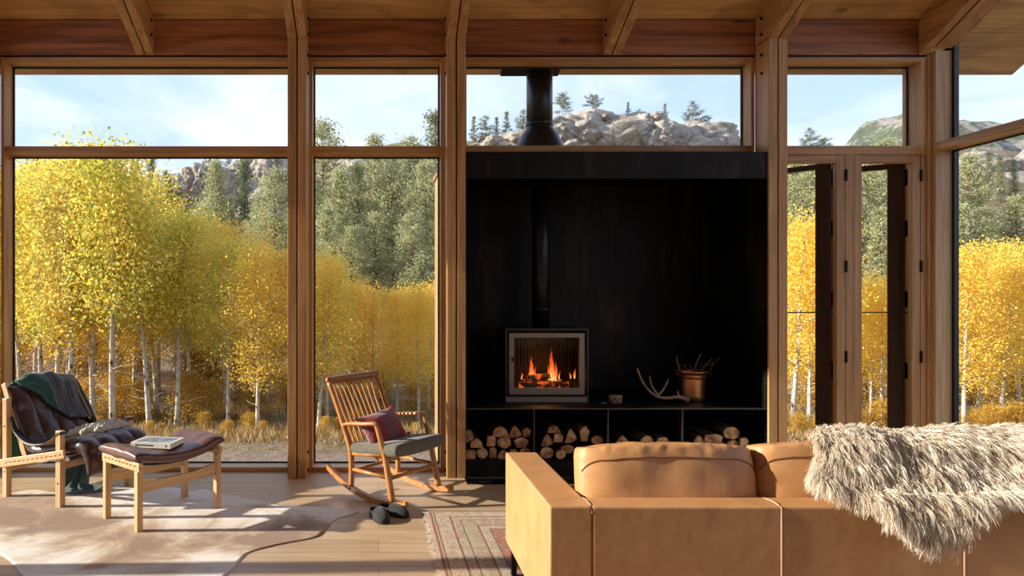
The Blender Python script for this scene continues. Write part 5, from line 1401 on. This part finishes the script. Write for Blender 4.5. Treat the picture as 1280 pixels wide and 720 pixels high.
front = [  # px at the base, distance, top in the picture, kind, what tells it apart
 (26, 15.5, 225, 'g1', 'slim white aspen at the left edge of the left window'), (52, 17, 205, 'g0', 'pale aspen rising just left of the draped chair back'),
 (72, 15, 215, 'g3', 'crooked forked aspen above the lounge chair back'), (90, 14.5, 190, 'g0', 'straight thick white aspen trunk above the blanket'),
 (116, 15, 196, 'y3', 'aspen rising right of the blanket, dark scarred trunk'), (141, 14, 188, 'g2', 'tall leaning white aspen above the right end of the blanket'),
 (168, 16.5, 230, 'g1', 'thin aspen between the lounge chair and the footstool'), (187, 14.3, 240, 'g2', 'smooth white aspen directly behind the footstool book'),
 (196, 16.5, 250, 'y1', 'thin aspen twin just right of the smooth white trunk'), (221, 14.8, 258, 'g2', 'slender leaning aspen above the footstool cushion'), (238, 16, 262, 'g1', 'twiggy dark aspen right of the footstool cushion'),
 (285, 14.6, 290, 'g3', 'aspen with knotted trunk in the middle of the right half of the left window'), (322, 13.6, 300, 'y2', 'large forked white aspen leaning right beside the first timber post'),
 (398, 13.8, 318, 'y1', 'leaning white aspen at the left edge of the window behind the rocking chair'), (409, 14.6, 330, 'g0', 'dark scarred aspen trunk left of the rocking chair back'),
 (497, 16, 350, 'y0', 'aspen with a white trunk right of the rocking chair back'), (523, 15.5, 352, 'y3', 'slim aspen above the far armrest of the rocking chair'),
 (991, 14.5, 268, 'y1', 'white aspen seen through the left door leaf'), (1012, 15.5, 278, 'y0', 'golden aspen close to the dark stile of the left door leaf'), (1102, 15, 344, 'y2', 'slender aspen in the middle of the right door leaf'), (1088, 16, 350, 'g0', 'greenish aspen at the left of the right door leaf'),
 (1205, 13.5, 300, 'y2', 'forked golden aspen at the left side of the right corner window'), (1222, 15, 325, 'y1', 'white aspen trunk low in the middle of the right corner window'), (1250, 14, 322, 'y3', 'golden aspen with a bare white trunk near the right picture edge'), (1275, 15, 300, 'g0', 'golden aspen cut by the right picture edge')]
for px, Y, yt, k, lab in front:
    place_tree(ASP, k, px, Y, yt + 16, lab, 'tree', 'aspens nearest the house', 'aspen_tree', rt.random() * 6.28)
def row(n, a, b, Y, dy, ytop, kinds, lab, grp, name='aspen_tree', wide=1.0):
    for i in range(n):
        px = a + (b - a) * (i + .5) / n + rt.uniform(-1, 1) * (b - a) / n * .35
        yt = ytop(px) + 8 + rt.uniform(-12, 14)
        place_tree(ASP, rt.choice(kinds), px, Y + rt.uniform(-dy, dy), yt, lab, 'tree' if name != 'thicket_shrub' else 'shrub', grp, name, rt.random() * 6.28, wide)
tp1 = lambda px: float(np.interp(px, [-40, 60, 150, 200, 250, 300, 360], [215, 215, 218, 240, 285, 300, 308]))
row(9, -30, 250, 19, 1.2, tp1, ['g0', 'y0', 'y1', 'g1'], 'golden aspen crowded behind the nearest white trunks, left half of the left window', 'aspens behind the front row, left half of the left window')
row(5, 250, 365, 19, 1.2, tp1, ['y0', 'y1', 'y3', 'o0'], 'golden aspen crowded behind the nearest white trunks, right half of the left window', 'aspens behind the front row, right half of the left window')
row(7, -30, 360, 24, 1.5, lambda p: tp1(p) + 30, ['o0', 'o1', 'y0'], 'amber aspen at the very back of the grove in the left window', 'aspens at the back of the grove in the left window', wide=1.25)
tp2 = lambda px: float(np.interp(px, [390, 420, 450, 480, 550], [318, 312, 345, 352, 350]))
row(5, 385, 560, 18.5, 1, tp2, ['y0', 'y1', 'y2', 'o0'], 'golden aspen behind the nearest trunks in the window with the rocking chair', 'aspens behind the front row, rocking chair window')
row(4, 385, 560, 23, 1, lambda p: tp2(p) + 18, ['o0', 'o1'], 'amber aspen at the back of the grove in the window with the rocking chair', 'aspens at the back, rocking chair window', wide=1.25)
row(3, 975, 1045, 19, 1, lambda p: 290, ['y0', 'y1', 'o0'], 'golden aspen filling the view through the left door leaf, behind the nearest trunks', 'aspens behind the left door leaf')
row(3, 1065, 1140, 19, 1, lambda p: 352, ['y0', 'y1', 'o0'], 'golden aspen filling the view through the right door leaf, behind the nearest trunks', 'aspens behind the right door leaf')
row(6, 1180, 1330, 19, 1.4, lambda p: 312, ['y0', 'y1', 'y2', 'o0'], 'golden aspen behind the nearest trunks in the right corner window', 'aspens behind the front row, right corner window')
row(4, 1180, 1340, 24, 1, lambda p: 330, ['o0', 'o1'], 'amber aspen at the back of the grove in the right corner window', 'aspens at the back, right corner window', wide=1.25)
row(10, -30, 365, 20.5, 1.8, lambda p: 420, ['b0', 'b1'], 'brown-gold thicket shrub among the aspen trunks in the left window', 'thicket shrubs in the left window', 'thicket_shrub', 1.2)
row(10, -30, 365, 16.5, 1.3, lambda p: 465, ['b0', 'b1'], 'low brown shrub at the foot of the aspens in the left window', 'low shrubs in the left window', 'thicket_shrub', 1.2)
row(5, 390, 560, 17.5, 1.5, lambda p: 455, ['b0', 'b1'], 'brown-gold thicket shrub among the trunks behind the rocking chair', 'thicket shrubs behind the rocking chair', 'thicket_shrub', 1.2)
row(4, 980, 1140, 18, 1.2, lambda p: 450, ['b0', 'b1'], 'brown-gold thicket shrub low behind the doors', 'thicket shrubs behind the doors', 'thicket_shrub', 1.2)
row(5, 1180, 1320, 17.5, 1.4, lambda p: 445, ['b0', 'b1'], 'brown-gold thicket shrub low in the right corner window', 'thicket shrubs in the right corner window', 'thicket_shrub', 1.2)

row(16, -20, 365, 13.2, 1.0, lambda p: 518, ['b0', 'b1'], 'knee-high rust-brown undergrowth bush at the foot of the front aspens in the left window', 'undergrowth bushes in the left window', 'thicket_shrub', 1.5)
row(7, 390, 560, 13.2, 1.0, lambda p: 518, ['b0', 'b1'], 'knee-high rust-brown undergrowth bush behind the rocking chair', 'undergrowth bushes behind the rocking chair', 'thicket_shrub', 1.5)
row(6, 980, 1140, 13.2, .8, lambda p: 505, ['b0', 'b1'], 'knee-high rust-brown undergrowth bush beyond the doors', 'undergrowth bushes beyond the doors', 'thicket_shrub', 1.5)
row(6, 1185, 1310, 13.2, .8, lambda p: 505, ['b0', 'b1'], 'knee-high rust-brown undergrowth bush in the right corner window', 'undergrowth bushes in the right corner window', 'thicket_shrub', 1.5)
row(4, 565, 680, 18.5, 1, lambda p: 355, ['y0', 'y1', 'o0'], 'golden aspen outside, hidden behind the dark fireplace niche', 'aspens behind the fireplace niche')
# dry grass between the gravel and the trees
M['grass'] = leaf_mat('dry_grass', [(.1, (.15, .17, .05)), (.4, (.30, .22, .09)), (.65, (.42, .23, .09)), (1, (.52, .38, .19))], .35)
rg2 = np.random.default_rng(77); ng = 46000
gx = rg2.uniform(-13, 24, ng); gy = 8.9 + rg2.random(ng) ** 1.2 * 8.5
gz = np.array([ground_h(a, b) for a, b in zip(gx, gy)]); clm = np.array([mnoise.noise(Vector((a * .9, b * .9, 4))) for a, b in zip(gx, gy)])
hh = (.05 + .11 * rg2.random(ng)) * np.clip((gy - 8.5) / 2, .4, 1.3) * (1 + 1.1 * np.clip(clm, -.7, 1)); base = np.stack([gx, gy, gz - .02], -1); an_ = rg2.random(ng) * 6.28
wv = np.stack([np.cos(an_), np.sin(an_), 0 * an_], -1) * .018; tipv = np.stack([rg2.normal(0, .3, ng), rg2.normal(0, .3, ng), np.ones(ng)], -1) * hh[:, None]
V = np.stack([base - wv, base + wv, base + tipv * .6 + wv * .7, base + tipv], 1).reshape(-1, 3)
gr_ = put('dry_grass', mesh_np('dry_grass', V, np.arange(4 * ng).reshape(-1, 4)), M['grass']); tag(gr_, 'dry rust and straw coloured grass below the aspens', 'grass'); gr_['kind'] = 'stuff'

# conifers -----------------------------------------------------------------
def pine(seed, H=10.0, base=.16, spread=.24, top=.5, nb=60, open_=0.0, size=.26, per=34, clump=.30):
    r = random.Random(seed); mb = MB(); cl = []
    n = 12; tr = [Vector((math.sin(seed + i * .4) * .01 * H * i / n, math.cos(seed * 2 + i * .4) * .01 * H * i / n, H * i / (n - 1))) for i in range(n)]
    mb.tube(tr, [H * .017 * (1 - .93 * i / (n - 1)) for i in range(n)], 8)
    for b in range(nb):
        t = base + (1 - base) * (b + r.random()) / nb; t = min(.985, t)
        if r.random() < open_: continue
        k = min(int(t * (n - 1)), n - 2); p = tr[k].lerp(tr[k + 1], t * (n - 1) - k)
        q_ = (t - base) / (1 - base)
        ln = H * spread * ((1 - q_) ** top) * (.6 + .5 * r.random()) * min(1, .45 + q_ * 3); az = b * 2.39 + r.random()
        up = -.10 + .45 * q_ + r.uniform(-.12, .2); d = Vector((math.cos(az), math.sin(az), 0))
        q = [p + d * ln * s_ + Vector((0, 0, ln * (up * s_ + .12 * s_ * s_))) for s_ in (0, .3, .6, 1)]
        mb.tube(q, [H * .0045 * (1 - .8 * i / 3) + .004 for i in range(4)], 4)
        m = max(2, int(ln / (H * .035)))
        for i in range(m):
            s_ = .25 + .8 * (i + r.random() * .7) / m; c_ = p + d * ln * s_ + Vector((0, 0, ln * (up * s_ + .12 * s_ * s_)))
            cl.append(tuple(c_ + Vector((r.uniform(-1, 1), r.uniform(-1, 1), r.uniform(-.5, .6))) * ln * .16))
    cl.append(tuple(tr[-1])); cl.append(tuple(tr[-1] - Vector((0, 0, .03 * H))))
    tm = bpy.data.meshes.new('trunk'); tm.from_pydata(mb.v, [], mb.f)
    for p in tm.polygons: p.use_smooth = True
    V, f = leaves(cl, per, (clump * H * .1, clump * H * .1, clump * H * .065), size * H * .1, seed, aspect=.32)
    return tm, mesh_np('crown', V, f)
PIN = {}
for k, (mat, sd, kw) in {'p0': ('needle', 31, dict()), 'p1': ('needle', 32, dict(spread=.30, top=.42, open_=.12, nb=56)), 'p2': ('needle', 33, dict(spread=.28, top=.6, nb=66)), 'p3': ('needle2', 34, dict(spread=.17, top=.85, nb=64, base=.08)), 'p4': ('needle2', 35, dict(spread=.20, top=.9, base=.06, nb=70)),
                         's0': ('needle2', 36, dict(spread=.36, top=.45, base=.28, nb=26, open_=.2, size=.36, clump=.32, per=30)), 's1': ('needle2', 37, dict(spread=.46, top=.30, base=.38, nb=22, open_=.25, size=.36, clump=.34, per=34)), 's2': ('needle2', 38, dict(spread=.27, top=1.0, base=.10, nb=34, open_=.1, size=.34, clump=.24, per=30))}.items():
    t_, c_ = pine(sd, **kw); PIN[k] = (withmat(t_, M['pinebark']), withmat(c_, M[mat]), 10.0)
def pn_(px, Y, ytop, k, lab, grp=None, wide=1.0, ybase=None):
    r_ = place_tree(PIN, k, px, Y, ytop, lab, 'tree', grp, 'pine_tree', rt.random() * 6.28, wide)
    if ybase is not None:      # stands on a rock: base given by the picture
        zb_ = PZ(ybase, Y); s = (PZ(ytop, Y) - zb_) / 10.0; r_.location.z = zb_
        for ch in r_.children: ch.scale = (s * wide, s * wide, s)
    return r_
LW = [(48, 52, 197, 'p3', 'dark conifer tip above the yellow crowns near the left edge of the left window'), (170, 54, 205, 'p3', 'narrow dark conifer left of the granite cliff'), (190, 50, 197, 'p4', 'tall dark conifer beside the left end of the granite cliff'), (208, 55, 214, 'p3', 'small dark conifer against the left end of the cliff'),
      (271, 45, 202, 'p2', 'full green pine standing in front of the granite cliff'), (305, 46, 200, 'p4', 'narrow green pine in front of the right part of the cliff'), (344, 40, 214, 'p1', 'olive pine at the right end of the left window'), (322, 43, 245, 'p2', 'lower olive pine between the two tall ones by the cliff'), (290, 44, 262, 'p0', 'small pine at the foot of the cliff')]
for px, Y, yt, k, lab in LW: pn_(px, Y, yt, k, lab, None, 1.0)
for i, (px, yt, k) in enumerate([(236, 214, 's2'), (287, 196, 's0'), (303, 197, 's2'), (321, 196, 's0')]):
    pn_(px, 60, yt, k, ('tiny pine on the left shoulder of the granite cliff', 'small dark pine on the cliff top above the full green pine', 'slim pine on the cliff top in the left window', 'small round pine at the right of the cliff top')[i], None, 1.0, yt + 34)
MW = [(404, 42, 156, 'p1', 'olive pine at the left of the middle window, its top in the upper pane'), (425, 37, 215, 'p2', 'broad olive pine in the left part of the middle window'), (448, 43, 208, 'p0', 'olive pine left of centre in the middle window'), (468, 47, 172, 'p2', 'pine whose tip just shows in the upper middle pane'), (490, 41, 200, 'p1', 'spreading pine with bare trunk in the centre of the middle window'),
      (512, 46, 175, 'p1', 'tall olive pine right of centre in the middle window'), (532, 38, 205, 'p2', 'large pine at the right of the middle window'), (546, 44, 142, 'p3', 'tall dark pine at the right edge of the middle window'), (408, 34, 262, 'p0', 'lower pine at the left of the middle window, above the yellow crowns'), (470, 34, 268, 'p2', 'lower pine in the middle of the middle window'), (515, 33, 270, 'p1', 'lower pine at the right of the middle window, branches bare'), (440, 33, 285, 'p2', 'small pine just above the yellow crown in the middle window'), (385, 44, 210, 'p0', 'pine half hidden by the first timber post'), (560, 42, 190, 'p2', 'pine half hidden by the fireplace niche')]
for px, Y, yt, k, lab in MW: pn_(px, Y, yt, k, lab)
SKY = [(592, 146, 184, 's2', 'leftmost dark pine on the skyline of the upper fireplace window'), (607, 146, 186, 's0', 'second pine from the left on the upper fireplace window skyline'), (621, 147, 184, 's2', 'third pine from the left on the upper fireplace window skyline'), (633, 140, 184, 's2', 'tallest narrow pine left of the chimney'), (654, 138, 176, 's0', 'pine partly behind the left side of the chimney'), (703, 119, 152, 's1', 'umbrella-shaped pine just right of the chimney'), (741, 120, 148, 's1', 'wide flat-topped pine on the pale dome'), (785, 128, 152, 's2', 'small pointed pine on the middle of the dome'), (799, 137, 152, 's0', 'bush-like pine beside the pointed pine on the dome'), (831, 130, 156, 's2', 'pointed pine on the right half of the dome'), (866, 128, 172, 's0', 'tall ragged pine at the right end of the dome'), (884, 146, 188, 's0', 'second ragged pine at the right end of the dome'), (909, 172, 190, 's1', 'small dark pine low at the right of the upper fireplace window'), (1012, 161, 200, 's0', 'lone pine in the upper door window'), (1030, 174, 196, 's1', 'small bush pine in the upper door window')]
for px, yt, yb_, k, lab in SKY: pn_(px, 71, yt, k, lab, None, 1.0, yb_ + 3)
for i_, (px, Y, yt, k) in enumerate([(582, 40, 205, 'p2'), (604, 36, 232, 'p1'), (630, 42, 212, 'p2'), (660, 38, 240, 'p0'), (700, 41, 225, 'p1')]): pn_(px, Y, yt, k, 'olive pine outside, hidden behind the dark fireplace niche', 'pines behind the fireplace niche')
DW = [(992, 40, 190, 'p2', 'green pine seen through the left door leaf'), (1018, 36, 212, 'p1', 'pale green pine at the right of the left door leaf'), (1084, 37, 196, 'p1', 'pine at the left of the right door leaf'), (1108, 42, 176, 'p2', 'tall pine in the right door leaf'), (1100, 33, 262, 'p0', 'lower pine in the right door leaf'), (1126, 40, 210, 'p0', 'pine behind the dark stile of the right door leaf'), (1050, 40, 200, 'p2', 'pine behind the door mullion'),
      (1212, 38, 196, 'p0', 'large olive pine in the left of the right corner window'), (1200, 33, 258, 'p2', 'lower olive pine in the left of the right corner window'), (1228, 36, 262, 'p1', 'mid-height pine in the right corner window'), (1272, 36, 246, 'p2', 'dark rounded pine at the right picture edge'), (1250, 60, 196, 'p3', 'small distant pine high in the right corner window'), (1268, 62, 200, 'p4', 'distant pine on the slope at the right picture edge'), (1236, 62, 190, 'p3', 'small distant pine on the skyline side of the right corner window')]
for px, Y, yt, k, lab in DW: pn_(px, Y, yt, k, lab)
# ---------------------------------------------------------------- light, sky, camera
w = bpy.data.worlds.new('World'); S.world = w; w.use_nodes = True; nt = w.node_tree; nt.nodes.clear()
tc = N(nt, 'TexCoord'); sp = N(nt, 'SeparateXYZ'); nt.links.new(tc.outputs['Generated'], sp.inputs[0])
r = ramp(nt, [(0, (.30, .26, .20)), (.47, (.42, .40, .36)), (.50, (.76, .84, .97)), (.57, (.53, .68, .95)), (.70, (.42, .58, .92)), (1, (.22, .40, .78))])
nt.links.new(mathn(nt, 'ADD', mathn(nt, 'MULTIPLY', sp.outputs[2], .5), .5), r.inputs[0])
# thin streaky cloud on a plane overhead
dv = mathn(nt, 'ADD', mathn(nt, 'MAXIMUM', sp.outputs[2], 0), .12)
cb = N(nt, 'CombineXYZ'); nt.links.new(mathn(nt, 'DIVIDE', sp.outputs[0], dv), cb.inputs[0]); nt.links.new(mathn(nt, 'DIVIDE', sp.outputs[1], dv), cb.inputs[1])
n = noise_t(nt, cb.outputs[0], .75, 7, .58, .5)
cr = ramp(nt, [(.40, (0, 0, 0)), (.62, (1, 1, 1))]); nt.links.new(n, cr.inputs[0])
up = mathn(nt, 'GREATER_THAN', sp.outputs[2], 0)
col = mixc(nt, mathn(nt, 'MULTIPLY', mathn(nt, 'MULTIPLY', cr.outputs[0], up), .7), r.outputs[0], (1.0, 1.0, 1.0))
bg = N(nt, 'Background', Strength=SKY_STR); nt.links.new(col, bg.inputs[0]); o = N(nt, 'OutputWorld'); nt.links.new(bg.outputs[0], o.inputs[0])

L = bpy.data.lights.new('sun', 'SUN'); L.energy = SUN_STR; L.color = (1.0, .90, .76); L.angle = math.radians(.7)
so_ = bpy.data.objects.new('sun', L); C.objects.link(so_)
az, el = math.radians(SUN_AZ), math.radians(SUN_EL)
d = Vector((math.cos(el) * math.cos(az), math.cos(el) * math.sin(az), -math.sin(el)))
so_.rotation_euler = d.to_track_quat('-Z', 'Y').to_euler(); so_.location = (-20, 0, 12)

cam = bpy.data.cameras.new('camera'); co = bpy.data.objects.new('camera', cam); C.objects.link(co)
co.location = (0, 0, EYE); co.rotation_euler = (math.pi / 2, 0, 0)
cam.sensor_width = 36; cam.lens = F / 1280 * 36; cam.shift_x = (640 - CX) / 1280; cam.shift_y = (CY - 360) / 1280
cam.clip_end = 600; cam.clip_start = .05
S.camera = co
S.view_settings.view_transform = 'Standard'; S.view_settings.look = 'None'; S.view_settings.exposure = EXPO; S.view_settings.gamma = 1
S.view_settings.use_curve_mapping = False
